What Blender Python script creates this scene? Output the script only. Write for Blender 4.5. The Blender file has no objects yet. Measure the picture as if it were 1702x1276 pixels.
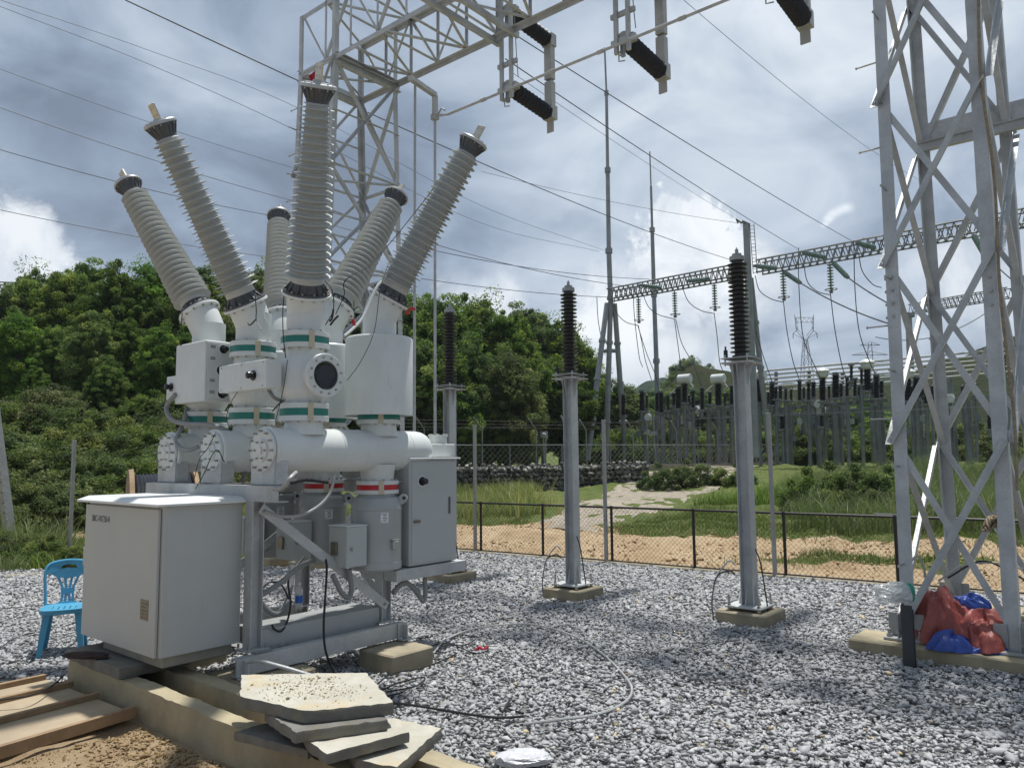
import bpy, math, random
import numpy as np
from math import sin, cos, pi, radians, sqrt, hypot, atan2
from mathutils import Vector, Matrix, noise
random.seed(7); RNG = np.random.default_rng(11)
S = bpy.context.scene; COL = S.collection
# ------------------------------------------------------------------ camera
FPX, CXP, CYP = 1278.0, 851.0, 638.0
PITCH, ROLL = radians(5.45), radians(0.55)
CAM = np.array([0, 0, 1.7])
cf = np.array([0, cos(PITCH), sin(PITCH)])
cr0 = np.array([1.0, 0, 0]); cu0 = np.array([0, -sin(PITCH), cos(PITCH)])
cr = cos(ROLL)*cr0 - sin(ROLL)*cu0
cu = cos(ROLL)*cu0 + sin(ROLL)*cr0
cam_data = bpy.data.cameras.new('camera'); cam = bpy.data.objects.new('camera', cam_data); COL.objects.link(cam)
cam_data.sensor_width = 36; cam_data.lens = 36*FPX/1702; cam_data.clip_start = 0.05; cam_data.clip_end = 3000
cam.matrix_world = Matrix(((cr[0], cu[0], -cf[0], CAM[0]), (cr[1], cu[1], -cf[1], CAM[1]), (cr[2], cu[2], -cf[2], CAM[2]), (0, 0, 0, 1)))
S.camera = cam
def ray(px, py): return cf + cr*(px-CXP)/FPX - cu*(py-CYP)/FPX
def at(px, py, Y):
    d = ray(px, py); return CAM + d*(Y/d[1])
def gz(px, py, z=0.0):
    d = ray(px, py); return CAM + d*((z-1.7)/d[2])
def pj(p):
    d = np.array(p)-CAM; w = d@cf; return CXP+FPX*(d@cr)/w, CYP-FPX*(d@cu)/w
# ------------------------------------------------------------------ light and sky
SUN_EL, SUN_AZ = radians(77), radians(30)      # azimuth to the right of straight ahead
S.view_settings.view_transform = 'Standard'; S.view_settings.look = 'None'; S.view_settings.exposure = 0.2; S.view_settings.gamma = 1
sl = bpy.data.lights.new('sun', 'SUN'); sl.energy = 4.3; sl.angle = radians(2.0); sl.color = (1, .98, .935)
sun = bpy.data.objects.new('sun', sl); COL.objects.link(sun)
sd = Vector((sin(SUN_AZ)*cos(SUN_EL), cos(SUN_AZ)*cos(SUN_EL), sin(SUN_EL)))
sun.rotation_euler = sd.to_track_quat('Z', 'Y').to_euler(); sun.location = (0, 0, 60)
W = bpy.data.worlds.new('World'); S.world = W; W.use_nodes = True
nt = W.node_tree; nt.nodes.clear()
class NT:
    def __init__(s, t): s.t = t
    def n(s, typ, **k):
        o = s.t.nodes.new(typ)
        for a, b in k.items():
            if a.startswith('i_'): o.inputs[int(a[2:]) if a[2:].isdigit() else a[2:].replace('_', ' ')].default_value = b
            else: setattr(o, a, b)
        return o
    def l(s, a, b): s.t.links.new(a, b)
    def val(s, x, inp):
        if hasattr(x, 'is_output') or hasattr(x, 'links'): s.l(x, inp)
        else: inp.default_value = x
    def math(s, op, a, b=0.0, c=None, clamp=False):
        o = s.t.nodes.new('ShaderNodeMath'); o.operation = op; o.use_clamp = clamp
        s.val(a, o.inputs[0]); s.val(b, o.inputs[1])
        if c is not None: s.val(c, o.inputs[2])
        return o.outputs[0]
    def mix(s, f, a, b, typ='RGBA', blend='MIX'):
        o = s.t.nodes.new('ShaderNodeMix'); o.data_type = typ
        if typ == 'RGBA': o.blend_type = blend
        k = {'RGBA': (6, 7, 2), 'FLOAT': (2, 3, 0)}[typ]
        s.val(f, o.inputs[0])
        for v, i in ((a, k[0]), (b, k[1])):
            if isinstance(v, tuple) and len(v) == 3: v = v+(1,)
            s.val(v, o.inputs[i])
        return o.outputs[k[2]]
    def noise(s, vec, scale, detail=4, rough=.55, dist=0.0, out=0):
        o = s.n('ShaderNodeTexNoise', i_Scale=scale, i_Detail=detail, i_Roughness=rough, i_Distortion=dist)
        if vec is not None: s.l(vec, o.inputs['Vector'])
        return o.outputs[out]
    def ramp(s, f, a, b, smooth=True):
        o = s.n('ShaderNodeMapRange'); o.interpolation_type = 'SMOOTHSTEP' if smooth else 'LINEAR'
        s.val(f, o.inputs['Value']); o.inputs['From Min'].default_value = a; o.inputs['From Max'].default_value = b
        return o.outputs['Result']
w = NT(nt)
sky = w.n('ShaderNodeTexSky'); sky.sky_type = 'NISHITA'; sky.sun_disc = False; sky.sun_elevation = SUN_EL; sky.sun_rotation = SUN_AZ
tc = w.n('ShaderNodeTexCoord'); D = tc.outputs['Generated']
sep = w.n('ShaderNodeSeparateXYZ'); w.l(D, sep.inputs[0])
den = w.math('ADD', w.math('ABSOLUTE', sep.outputs[2]), .42)
cmb = w.n('ShaderNodeCombineXYZ'); w.l(w.math('DIVIDE', sep.outputs[0], den), cmb.inputs[0]); w.l(w.math('DIVIDE', sep.outputs[1], den), cmb.inputs[1]); w.l(w.math('MULTIPLY', sep.outputs[2], 1.2), cmb.inputs[2])
P = cmb.outputs[0]
n_big = w.noise(P, 1.5, 3, .5, .5); n_mid = w.noise(P, 3.4, 8, .52, .6); n_fine = w.noise(P, 13, 6, .6, .4)
def blob(px, py, r0, r1, sq=1.0, rough=0.0):
    c = ray(px, py); c = c/np.linalg.norm(c)
    v = w.n('ShaderNodeVectorMath', operation='SUBTRACT'); w.l(D, v.inputs[0]); v.inputs[1].default_value = tuple(c)
    m = w.n('ShaderNodeVectorMath', operation='MULTIPLY'); w.l(v.outputs[0], m.inputs[0]); m.inputs[1].default_value = (1, 1, sq)
    ln = w.n('ShaderNodeVectorMath', operation='LENGTH'); w.l(m.outputs[0], ln.inputs[0])
    d = ln.outputs['Value']
    if rough:
        d = w.math('ADD', d, w.math('MULTIPLY', w.math('SUBTRACT', w.noise(D, 13, 7, .6, .4), .5), rough))
        d = w.math('ADD', d, w.math('MULTIPLY', w.math('SUBTRACT', n_fine, .5), rough*.25))
    return w.ramp(d, r1, r0)
f = w.math('ADD', w.math('MULTIPLY', n_big, .38), w.math('MULTIPLY', n_mid, .92))      # centre about 0.6
f = w.math('ADD', w.math('ADD', f, w.math('MULTIPLY', n_fine, .09)), -.06)
for (px, py, r0, r1, amt) in ((330, 300, 0, .52, -.13), (800, 250, 0, .30, -.17), (560, 330, 0, .3, -.10), (1100, 180, 0, .50, .05), (1010, 60, 0, .3, .05), (60, 40, 0, .33, .05),
                              (900, 470, 0, .30, .10), (500, 20, 0, .25, .02), (1350, 480, 0, .22, -.05), (1560, 330, 0, .18, -.09), (90, 420, 0, .16, .04), (1320, 80, 0, .3, .05)):
    f = w.math('MULTIPLY_ADD', blob(px, py, r0, r1), amt, f)
cr_ = w.n('ShaderNodeValToRGB'); w.l(f, cr_.inputs[0]); e = cr_.color_ramp.elements
e[0].position = .36; e[0].color = (.175, .215, .285, 1); e[1].position = .93; e[1].color = (.80, .84, .88, 1)
for p_, c_ in ((.50, (.27, .33, .42, 1)), (.62, (.40, .465, .555, 1)), (.72, (.52, .585, .665, 1)), (.82, (.66, .71, .77, 1))):
    q = e.new(p_); q.color = c_
col = cr_.outputs[0]
# cumulus heads low over the horizon and one torn bright wisp
shade = w.ramp(w.noise(D, 9, 6, .6, .5), .33, .62)
cum = w.mix(shade, (.60, .65, .72), (1.0, 1.0, .99))
dz = w.math('MULTIPLY', w.ramp(sep.outputs[2], .03, .16), 1)
cum = w.mix(dz, (.50, .56, .64), cum)
for (px, py, r0, r1, sq, rg, op) in ((1150, 418, .058, .070, .9, .16, 1.0), (1110, 455, .05, .07, .9, .14, 1.0), (1045, 500, .05, .09, 1.2, .14, .85), (1010, 560, .05, .09, 1.3, .12, .8), (1100, 610, .06, .12, 2.0, .10, .7), (1180, 440, .04, .06, .9, .12, .9), (1225, 470, .03, .08, 1.0, .1, .6), (1000, 570, .05, .10, 1.1, .13, .8), (1130, 590, .05, .13, 1.6, .12, .55),
                                 (20, 412, .035, .06, 1., .12, .9), (830, 505, .015, .045, .8, .08, .75), (1640, 470, .03, .10, 1.2, .12, .6), (1560, 460, .01, .06, 1.3, .12, .5), (760, 500, .01, .04, 1, .08, .5)):
    col = w.mix(w.math('MULTIPLY', blob(px, py, r0, r1, sq, rg), op), col, cum)
for (px, py, r1) in ((1408, 345, .012), (1396, 349, .012), (1385, 355, .011), (1377, 364, .009), (1371, 373, .006)):
    col = w.mix(w.math('MULTIPLY', blob(px, py, .0, r1, 1.3, .012), .8), col, (.93, .95, .97))
veil = w.n('ShaderNodeVectorMath', operation='MULTIPLY'); w.l(sky.outputs[0], veil.inputs[0]); veil.inputs[1].default_value = (.05, .05, .05)
mul = w.n('ShaderNodeVectorMath', operation='MULTIPLY'); w.l(col, mul.inputs[0]); mul.inputs[1].default_value = (8.6, 8.85, 9.1)
add = w.n('ShaderNodeVectorMath', operation='ADD'); w.l(mul.outputs[0], add.inputs[0]); w.l(veil.outputs[0], add.inputs[1])
back = w.ramp(sep.outputs[1], -.35, .25)      # unseen sky behind the viewer dimmed to cut frontal fill light
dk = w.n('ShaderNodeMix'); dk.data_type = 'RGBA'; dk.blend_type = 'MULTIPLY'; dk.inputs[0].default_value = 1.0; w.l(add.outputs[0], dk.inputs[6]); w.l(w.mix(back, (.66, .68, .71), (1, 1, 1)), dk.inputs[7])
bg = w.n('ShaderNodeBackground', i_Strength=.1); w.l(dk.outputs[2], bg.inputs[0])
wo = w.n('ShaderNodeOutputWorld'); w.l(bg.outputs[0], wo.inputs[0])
# ------------------------------------------------------------------ helpers
AZ = radians(40)
V3 = np.array([cos(AZ), -sin(AZ), 0]); U3 = np.array([sin(AZ), cos(AZ), 0]); Z3 = np.array([0, 0, 1.0])
ORG = np.array([-1.82, 5.754, 0])
def L(x, y, z): return ORG + V3*x + U3*y + Z3*z
def toL(p): d = np.array(p)-ORG; return d@V3, d@U3, p[2]
def unit(v): v = np.asarray(v, float); return v/np.linalg.norm(v)
def perp(d):
    d = unit(d); a = np.cross(d, [0, 0, 1.0]) if abs(d[2]) < .9 else np.cross(d, [1.0, 0, 0]); a = unit(a); return a, np.cross(d, a)
class MB:
    def __init__(s): s.v = []; s.f = []; s.attr = {}; s.pc = []
    def add(s, vs, fs):
        b = len(s.v); s.v += [tuple(map(float, q)) for q in vs]; s.f += [tuple(b+i for i in q) for q in fs]; return s
    def prism(s, poly, a, b, p0, d):
        """poly [(i,j)] in axes a,b around p0 extruded by vector d"""
        n = len(poly); p0 = np.asarray(p0, float); d = np.asarray(d, float)
        q = [p0+a*i+b*j for i, j in poly]
        vs = q+[x+d for x in q]
        fs = [tuple(range(n))[::-1], tuple(range(n, 2*n))]+[(i, (i+1) % n, n+(i+1) % n, n+i) for i in range(n)]
        return s.add(vs, fs)
    def box(s, c, hs, ax=None, b=0.004):
        """chamfered box: centre, half sizes, axes"""
        ax = ax or (V3, U3, Z3); c = np.asarray(c, float); b = min(b, min(hs)*.45)
        vs = []; idx = {}
        for sx in (-1, 1):
            for sy in (-1, 1):
                for sz in (-1, 1):
                    for k in range(3):
                        h = [hs[0]-b, hs[1]-b, hs[2]-b]; h[k] = hs[k]
                        idx[(sx, sy, sz, k)] = len(vs)
                        vs.append(c+ax[0]*sx*h[0]+ax[1]*sy*h[1]+ax[2]*sz*h[2])
        fs = []
        for k in range(3):
            i, j = (k+1) % 3, (k+2) % 3
            for sk in (-1, 1):
                q = []
                for si, sj in ((-1, -1), (1, -1), (1, 1), (-1, 1)):
                    t = [0, 0, 0]; t[k] = sk; t[i] = si; t[j] = sj; q.append(idx[(*t, k)])
                fs.append(tuple(q if sk > 0 else q[::-1]))
            for si in (-1, 1):
                for sj in (-1, 1):       # edge along k between faces i and j
                    t0 = [0, 0, 0]; t0[i] = si; t0[j] = sj; t1 = list(t0); t0[k] = -1; t1[k] = 1
                    fs.append((idx[(*t0, i)], idx[(*t1, i)], idx[(*t1, j)], idx[(*t0, j)]))
        for sx in (-1, 1):
            for sy in (-1, 1):
                for sz in (-1, 1): fs.append(tuple(idx[(sx, sy, sz, k)] for k in range(3)))
        return s.add(vs, fs)
    def lbox(s, x0, x1, y0, y1, z0, z1, b=0.004):      # box in site coordinates
        return s.box(L((x0+x1)/2, (y0+y1)/2, (z0+z1)/2), (abs(x1-x0)/2, abs(y1-y0)/2, abs(z1-z0)/2), b=b)
    def bar(s, p, q, wd, ht, up=None, b=0.002):
        p = np.asarray(p, float); q = np.asarray(q, float); d = unit(q-p)
        up = Z3 if up is None else np.asarray(up, float)
        if abs(d@unit(up)) > .98: up = U3
        a = unit(np.cross(d, up)); c = np.cross(a, d)
        return s.box((p+q)/2, (wd/2, np.linalg.norm(q-p)/2, ht/2), (a, d, c), b)
    def lathe(s, prof, p0, ax, n=24, cap=True):
        """prof [(t,r)] along unit axis"""
        s.pc.append((len(s.v), len(s.f)))
        p0 = np.asarray(p0, float); ax = unit(ax); a, b = perp(ax)
        vs = []; fs = []
        cs = [(cos(2*pi*i/n), sin(2*pi*i/n)) for i in range(n)]
        for t, r in prof:
            for c_, s_ in cs: vs.append(p0+ax*t+(a*c_+b*s_)*r)
        for k in range(len(prof)-1):
            for i in range(n):
                j = (i+1) % n; fs.append((k*n+i, k*n+j, (k+1)*n+j, (k+1)*n+i))
        if cap: fs.append(tuple(range(n))[::-1]); m = (len(prof)-1)*n; fs.append(tuple(range(m, m+n)))
        return s.add(vs, fs)
    def cyl(s, p, q, r, n=12, r2=None):
        p = np.asarray(p, float); q = np.asarray(q, float); h = np.linalg.norm(q-p)
        return s.lathe([(0, r), (h, r if r2 is None else r2)], p, q-p, n)
    def tube(s, pts, r, n=8, closed=False, rib=0.0):
        pts = [np.asarray(p, float) for p in pts]; m = len(pts)
        vs = []; fs = []; a = None
        for k in range(m):
            t = unit(pts[min(k+1, m-1)]-pts[max(k-1, 0)])
            if a is None: a, b = perp(t)
            else:
                a = unit(a-t*(a@t)); b = np.cross(t, a)
            rr = (r[k] if hasattr(r, '__len__') else r)+(rib if k % 2 else 0)
            for i in range(n): vs.append(pts[k]+(a*cos(2*pi*i/n)+b*sin(2*pi*i/n))*rr)
        for k in range(m-1):
            for i in range(n):
                j = (i+1) % n; fs.append((k*n+i, k*n+j, (k+1)*n+j, (k+1)*n+i))
        fs.append(tuple(range(n))[::-1]); fs.append(tuple(range((m-1)*n, m*n)))
        return s.add(vs, fs)
    def angle(s, p, q, a, b, wd, t=.008):
        """L section from p to q, heel on the line, legs along a and b"""
        p = np.asarray(p, float); q = np.asarray(q, float); d = unit(q-p)
        a = unit(np.asarray(a)-d*(np.asarray(a)@d)); b = unit(np.asarray(b)-d*(np.asarray(b)@d)-a*(np.asarray(b)@a))
        return s.prism([(0, 0), (wd, 0), (wd, t), (t, t), (t, wd), (0, wd)], a, b, p, q-p)
    def bolts(s, c, ax, R, k, r=.009, h=.012, ph=0.0, n=6):
        ax = unit(ax); a, b = perp(ax)
        for i in range(k):
            an = 2*pi*i/k+ph; p = np.asarray(c)+(a*cos(an)+b*sin(an))*R
            s.cyl(p, p+ax*h, r, n)
        return s
ROOT = {}
def finish(me, smooth=35):
    me.validate(); 
    if smooth:
        me.shade_smooth(); me.set_sharp_from_angle(angle=radians(smooth))
def mesh_obj(name, mb, m, parent=None, base=None, smooth=35):
    base = np.asarray(ROOT[parent.name] if parent else (base if base is not None else (0, 0, 0)), float)
    me = bpy.data.meshes.new(name)
    va = np.array(mb.v)-base
    me.from_pydata(va.tolist(), [], mb.f); me.update()
    finish(me, smooth)
    for x in (m if isinstance(m, (list, tuple)) else [m]): me.materials.append(x)
    o = bpy.data.objects.new(name, me); COL.objects.link(o)
    if parent: o.parent = parent
    else: o.location = base
    ROOT[o.name] = base
    return o
def tag(o, label, cat, group=None, kind=None):
    if label: o['label'] = label
    if cat: o['category'] = cat
    if group: o['group'] = group
    if kind: o['kind'] = kind
    return o
def thing(name, label, cat, loc, group=None):
    o = bpy.data.objects.new(name, None); COL.objects.link(o); o.location = tuple(map(float, loc)); o.empty_display_size = .2
    ROOT[o.name] = np.asarray(loc, float)
    return tag(o, label, cat, group)
def part(name, mb, m, parent, label=None, smooth=35):
    o = mesh_obj(name, mb, m, parent, smooth=smooth)
    if label: o['label'] = label
    return o
def single(name, mb, m, base, label, cat, group=None, kind=None, smooth=35):
    return tag(mesh_obj(name, mb, m, None, base, smooth), label, cat, group, kind)
def dup(root, loc, label=None, rotz=None, scale=None):
    r = root.copy(); COL.objects.link(r); r.location = tuple(map(float, loc)); ROOT[r.name] = np.asarray(loc, float)
    if rotz is not None: r.rotation_euler = (0, 0, rotz)
    if scale is not None: r.scale = scale if hasattr(scale, '__len__') else (scale,)*3
    if label: r['label'] = label
    for ch in list(root.children):
        c = ch.copy(); COL.objects.link(c); c.parent = r
        for g in ch.children:
            d = g.copy(); COL.objects.link(d); d.parent = c
    return r
# ------------------------------------------------------------------ materials
def mat(name, c, rough=.5, metal=0.0, var=.12, vscale=6, bump=0.0, bscale=60, spec=None, c2=None, stain=None, stain_amt=.4, trans=0, detail=5, streak=False):
    m = bpy.data.materials.new(name); m.use_nodes = True; t = NT(m.node_tree); bs = m.node_tree.nodes['Principled BSDF']
    tcn = t.n('ShaderNodeTexCoord'); ob = tcn.outputs['Object']
    nz = t.noise(ob, vscale, detail, .6)
    c2 = c2 or tuple(x*(1-var*2) for x in c)
    colr = t.mix(t.ramp(nz, .3, .7), c, c2)
    if stain:
        st = t.ramp(t.noise(ob, vscale*.35, 7, .65, .6), .52, .70)
        if streak:
            mp = t.n('ShaderNodeMapping'); t.l(ob, mp.inputs['Vector']); mp.inputs['Scale'].default_value = (1, 1, .12)
            st = t.math('ADD', t.math('MULTIPLY', st, .5), t.ramp(t.noise(mp.outputs[0], 26, 5, .7), .56, .74))
        colr = t.mix(t.math('MULTIPLY', st, stain_amt), colr, stain)
    t.l(colr, bs.inputs['Base Color'])
    bs.inputs['Metallic'].default_value = metal
    rr = t.n('ShaderNodeMapRange'); t.l(t.noise(ob, vscale*2.3, 4, .6), rr.inputs[0]); rr.inputs['To Min'].default_value = max(0, rough-.1); rr.inputs['To Max'].default_value = min(1, rough+.12); t.l(rr.outputs[0], bs.inputs['Roughness'])
    if spec is not None: bs.inputs['Specular IOR Level'].default_value = spec
    if bump:
        bn = t.n('ShaderNodeBump', i_Strength=1.0, i_Distance=bump); t.l(t.noise(ob, bscale, 6, .6), bn.inputs['Height']); t.l(bn.outputs[0], bs.inputs['Normal'])
    return m
def galv_mat(name, c, rough, metal=.75):
    m = bpy.data.materials.new(name); m.use_nodes = True; t = NT(m.node_tree); bs = m.node_tree.nodes['Principled BSDF']
    ob = t.n('ShaderNodeTexCoord').outputs['Object']
    vo = t.n('ShaderNodeTexVoronoi', i_Scale=70.0); t.l(ob, vo.inputs['Vector'])
    big = t.ramp(t.noise(ob, 3.2, 5, .65, .5), .3, .72)
    cc = t.mix(big, c, tuple(x*.72 for x in c))
    hs = t.n('ShaderNodeSeparateColor'); t.l(vo.outputs['Color'], hs.inputs[0])
    cc = t.mix(t.math('MULTIPLY', hs.outputs[0], .25), cc, tuple(x*.6 for x in c))
    st = t.ramp(t.noise(ob, 1.3, 8, .7, 1.2), .58, .72); cc = t.mix(t.math('MULTIPLY', st, .35), cc, (.52, .53, .52))
    t.l(cc, bs.inputs['Base Color']); bs.inputs['Metallic'].default_value = metal
    r_ = t.n('ShaderNodeMapRange'); t.l(hs.outputs[1], r_.inputs[0]); r_.inputs['To Min'].default_value = rough-.1; r_.inputs['To Max'].default_value = rough+.14; t.l(r_.outputs[0], bs.inputs['Roughness'])
    return m
M = {}
M['white'] = mat('white_paint', (.68, .705, .69), .33, 0, .05, 2.5, .0004, 25, c2=(.62, .64, .62), stain=(.46, .42, .33), stain_amt=.34, streak=True)
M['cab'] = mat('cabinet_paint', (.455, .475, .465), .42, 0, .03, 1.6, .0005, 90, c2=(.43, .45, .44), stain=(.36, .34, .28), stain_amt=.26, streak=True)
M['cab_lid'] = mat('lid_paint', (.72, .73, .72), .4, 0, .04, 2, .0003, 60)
M['tank'] = mat('tank_grey_paint', (.40, .415, .41), .34, .1, .06, 3, .0004, 30)
M['housing'] = mat('silicone_rubber', (.53, .545, .525), .5, 0, .07, 5, .0006, 40, c2=(.48, .495, .475), stain=(.43, .43, .38), stain_amt=.15)
M['cast'] = mat('dark_cast_flange', (.11, .115, .12), .5, .3, .15, 8, .0006, 60)
M['alu'] = mat('cast_aluminium', (.52, .53, .52), .38, .7, .1, 7, .0004, 70)
M['terminal'] = mat('bare_terminal_plate', (.62, .57, .46), .35, .6, .1, 14)
M['bolt'] = mat('zinc_bolt', (.45, .44, .40), .35, .85, .1, 30)
M['green'] = mat('green_band', (.015, .21, .17), .35, 0, .1, 6)
M['red'] = mat('red_band', (.55, .02, .03), .4, 0, .1, 6)
M['cream'] = mat('cream_label', (.55, .49, .36), .5, 0, .05, 9)
M['black'] = mat('black_plastic', (.018, .018, .02), .25, 0, .1, 9)
M['glassblack'] = mat('dark_sight_glass', (.008, .010, .013), .08, 0, .1, 9)
M['galv'] = galv_mat('galvanised_steel', (.57, .585, .582), .55, .30)
M['galv2'] = galv_mat('galvanised_steel_dull', (.42, .425, .415), .55, .4)
M['galvfar'] = mat('weathered_galvanised_steel', (.27, .28, .28), .6, .4, .12, 1.2)
M['porcelain'] = mat('dark_porcelain', (.020, .020, .021), .34, 0, .2, 8, c2=(.034, .031, .030))
M['blackpoly'] = mat('black_composite_insulator', (.014, .014, .017), .45, 0, .15, 12)
M['galvfar'] = mat('weathered_galvanised_steel', (.25, .262, .265), .6, .3, .16, 1.5, c2=(.16, .168, .17))
M['glassgreen'] = mat('green_glass_insulator', (.25, .34, .315), .2, 0, .15, 5)
M['conduit'] = mat('grey_conduit', (.27, .275, .27), .5, 0, .08, 9)
M['cable'] = mat('black_cable', (.018, .018, .02), .5, 0, .1, 9)
M['cable_grey'] = mat('grey_cable', (.42, .43, .42), .5, 0, .1, 9)
M['wire'] = mat('aluminium_conductor_wire', (.07, .075, .085), .6, .3, .1, 3)
M['earth'] = mat('plinth_concrete', (.36, .31, .215), .85, 0, .14, 6, .003, 45, c2=(.27, .235, .16), stain=(.19, .16, .11), stain_amt=.5)
M['wall'] = mat('trench_concrete', (.42, .36, .235), .88, 0, .16, 3.2, .004, 38, c2=(.31, .262, .17), stain=(.20, .175, .13), stain_amt=.5)
M['slab'] = mat('shaded_slab_concrete', (.20, .195, .172), .9, 0, .15, 7, .004, 55, c2=(.135, .13, .115), stain=(.27, .215, .12), stain_amt=.45)  # base colour darkened to carry the shade on the slab sides
M['slabtop'] = mat('dusty_slab_concrete', (.50, .475, .405), .9, 0, .1, 7, .004, 60, c2=(.42, .395, .325), stain=(.52, .40, .22), stain_amt=.8)  # dusty slab tops, without the shade tone painted into the sides
M['ply'] = mat('weathered_plywood', (.42, .335, .225), .8, 0, .12, 4, .0008, 60, c2=(.33, .262, .175), stain=(.50, .42, .30), stain_amt=.7)
M['batten'] = mat('timber_batten', (.34, .23, .13), .8, 0, .15, 8, .001, 50, c2=(.23, .155, .09), stain=(.14, .10, .06), stain_amt=.5)
M['chair'] = mat('blue_plastic', (.085, .36, .55), .38, 0, .05, 5, c2=(.07, .31, .49), stain=(.20, .40, .50), stain_amt=.3)
M['tarp_red'] = mat('faded_red_tarpaulin', (.36, .085, .065), .45, 0, .12, 9, .003, 60, c2=(.27, .06, .048), stain=(.46, .19, .15), stain_amt=.6)
M['tarp_blue'] = mat('blue_tarpaulin', (.03, .08, .36), .35, 0, .12, 12, .002, 60)
M['fencepost'] = mat('dark_brown_fence_post', (.032, .026, .026), .5, .2, .15, 8)
M['mesh'] = mat('rusty_dark_chain_link', (.075, .052, .038), .6, .3, .2, 3, c2=(.04, .03, .026))
M['meshfar'] = mat('galvanised_chain_link', (.30, .31, .30), .5, .4, .1, 3)
M['rope'] = mat('brown_rope', (.33, .26, .17), .8, 0, .2, 30, .002, 150)
M['soil'] = mat('dry_soil_clods', (.34, .235, .115), .95, 0, .15, 12, .004, 80, c2=(.22, .145, .07))
M['paper'] = mat('white_paper_label', (.75, .76, .78), .5, 0, .02, 5)
M['ink'] = mat('grey_print', (.10, .10, .105), .6)
M['plate'] = mat('etched_nameplate', (.25, .22, .17), .3, .7, .1, 20)
M['rock'] = mat('gabion_stone', (.30, .285, .25), .9, 0, .3, 9, .01, 20, c2=(.13, .125, .115))
def attr_mat(name, stops, rough, attr='tone', bump=0, trans=0.0, spec=.5, noisev=0.0, nsc=40, bsc=60):
    m = bpy.data.materials.new(name); m.use_nodes = True; t = NT(m.node_tree); bs = m.node_tree.nodes['Principled BSDF']
    a = t.n('ShaderNodeAttribute'); a.attribute_name = attr
    fac = a.outputs['Fac']
    if noisev:
        ob = t.n('ShaderNodeTexCoord').outputs['Object']; fac = t.math('ADD', fac, t.math('MULTIPLY', t.math('SUBTRACT', t.noise(ob, nsc, 4, .6), .5), noisev))
    cr_ = t.n('ShaderNodeValToRGB'); t.l(fac, cr_.inputs[0]); el = cr_.color_ramp.elements
    el[0].position = stops[0][0]; el[0].color = (*stops[0][1], 1); el[1].position = stops[-1][0]; el[1].color = (*stops[-1][1], 1)
    for p_, c_ in stops[1:-1]: q = el.new(p_); q.color = (*c_, 1)
    src = cr_.outputs[0]
    if trans:
        oi = t.n('ShaderNodeObjectInfo'); hv_ = t.n('ShaderNodeHueSaturation'); t.l(src, hv_.inputs['Color']); t.l(t.math('MULTIPLY_ADD', oi.outputs['Random'], .034, .482), hv_.inputs['Hue'])
        t.l(t.math('MULTIPLY_ADD', t.math('FRACT', t.math('MULTIPLY', oi.outputs['Random'], 7.3)), .42, .84), hv_.inputs['Value']); t.l(t.math('MULTIPLY_ADD', t.math('FRACT', t.math('MULTIPLY', oi.outputs['Random'], 3.1)), .25, .82), hv_.inputs['Saturation']); src = hv_.outputs[0]
    t.l(src, bs.inputs['Base Color']); bs.inputs['Roughness'].default_value = rough; bs.inputs['Specular IOR Level'].default_value = spec
    if bump:
        ob = t.n('ShaderNodeTexCoord').outputs['Object']; bn = t.n('ShaderNodeBump', i_Strength=1.0, i_Distance=bump); t.l(t.noise(ob, bsc, 5, .65), bn.inputs['Height']); t.l(bn.outputs[0], bs.inputs['Normal'])
    if trans:
        tr = t.n('ShaderNodeBsdfTranslucent'); hs = t.n('ShaderNodeHueSaturation', i_Saturation=1.1, i_Value=1.5); t.l(src, hs.inputs['Color']); t.l(hs.outputs[0], tr.inputs[0])
        mx = t.n('ShaderNodeMixShader', i_0=trans); t.l(bs.outputs[0], mx.inputs[1]); t.l(tr.outputs[0], mx.inputs[2]); t.l(mx.outputs[0], m.node_tree.nodes['Material Output'].inputs[0])
    return m
M['gravel'] = attr_mat('crushed_grey_stone', [(0, (.28, .279, .28)), (.3, (.34, .339, .34)), (.62, (.41, .41, .412)), (.93, (.56, .558, .555)), (.96, (.50, .40, .25)), (1, (.55, .43, .26))], .7, bump=.002, noisev=.22, nsc=55, bsc=150)
M['leaf'] = attr_mat('broad_leaf_green', [(0, (.030, .062, .016)), (.42, (.080, .140, .030)), (.8, (.16, .23, .048)), (1, (.28, .34, .085))], .6, trans=.42, spec=.2)
M['leaf2'] = attr_mat('shrub_leaf_green', [(0, (.035, .06, .016)), (.5, (.09, .13, .035)), (.85, (.15, .19, .05)), (1, (.22, .24, .08))], .6, trans=.42, spec=.25)
M['blade'] = attr_mat('grass_blade', [(0, (.06, .095, .022)), (.5, (.14, .19, .045)), (.85, (.22, .255, .075)), (1, (.36, .32, .14))], .55, trans=.35)
M['bark'] = mat('grey_bark', (.13, .115, .095), .9, 0, .25, 9, .01, 25)
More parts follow.
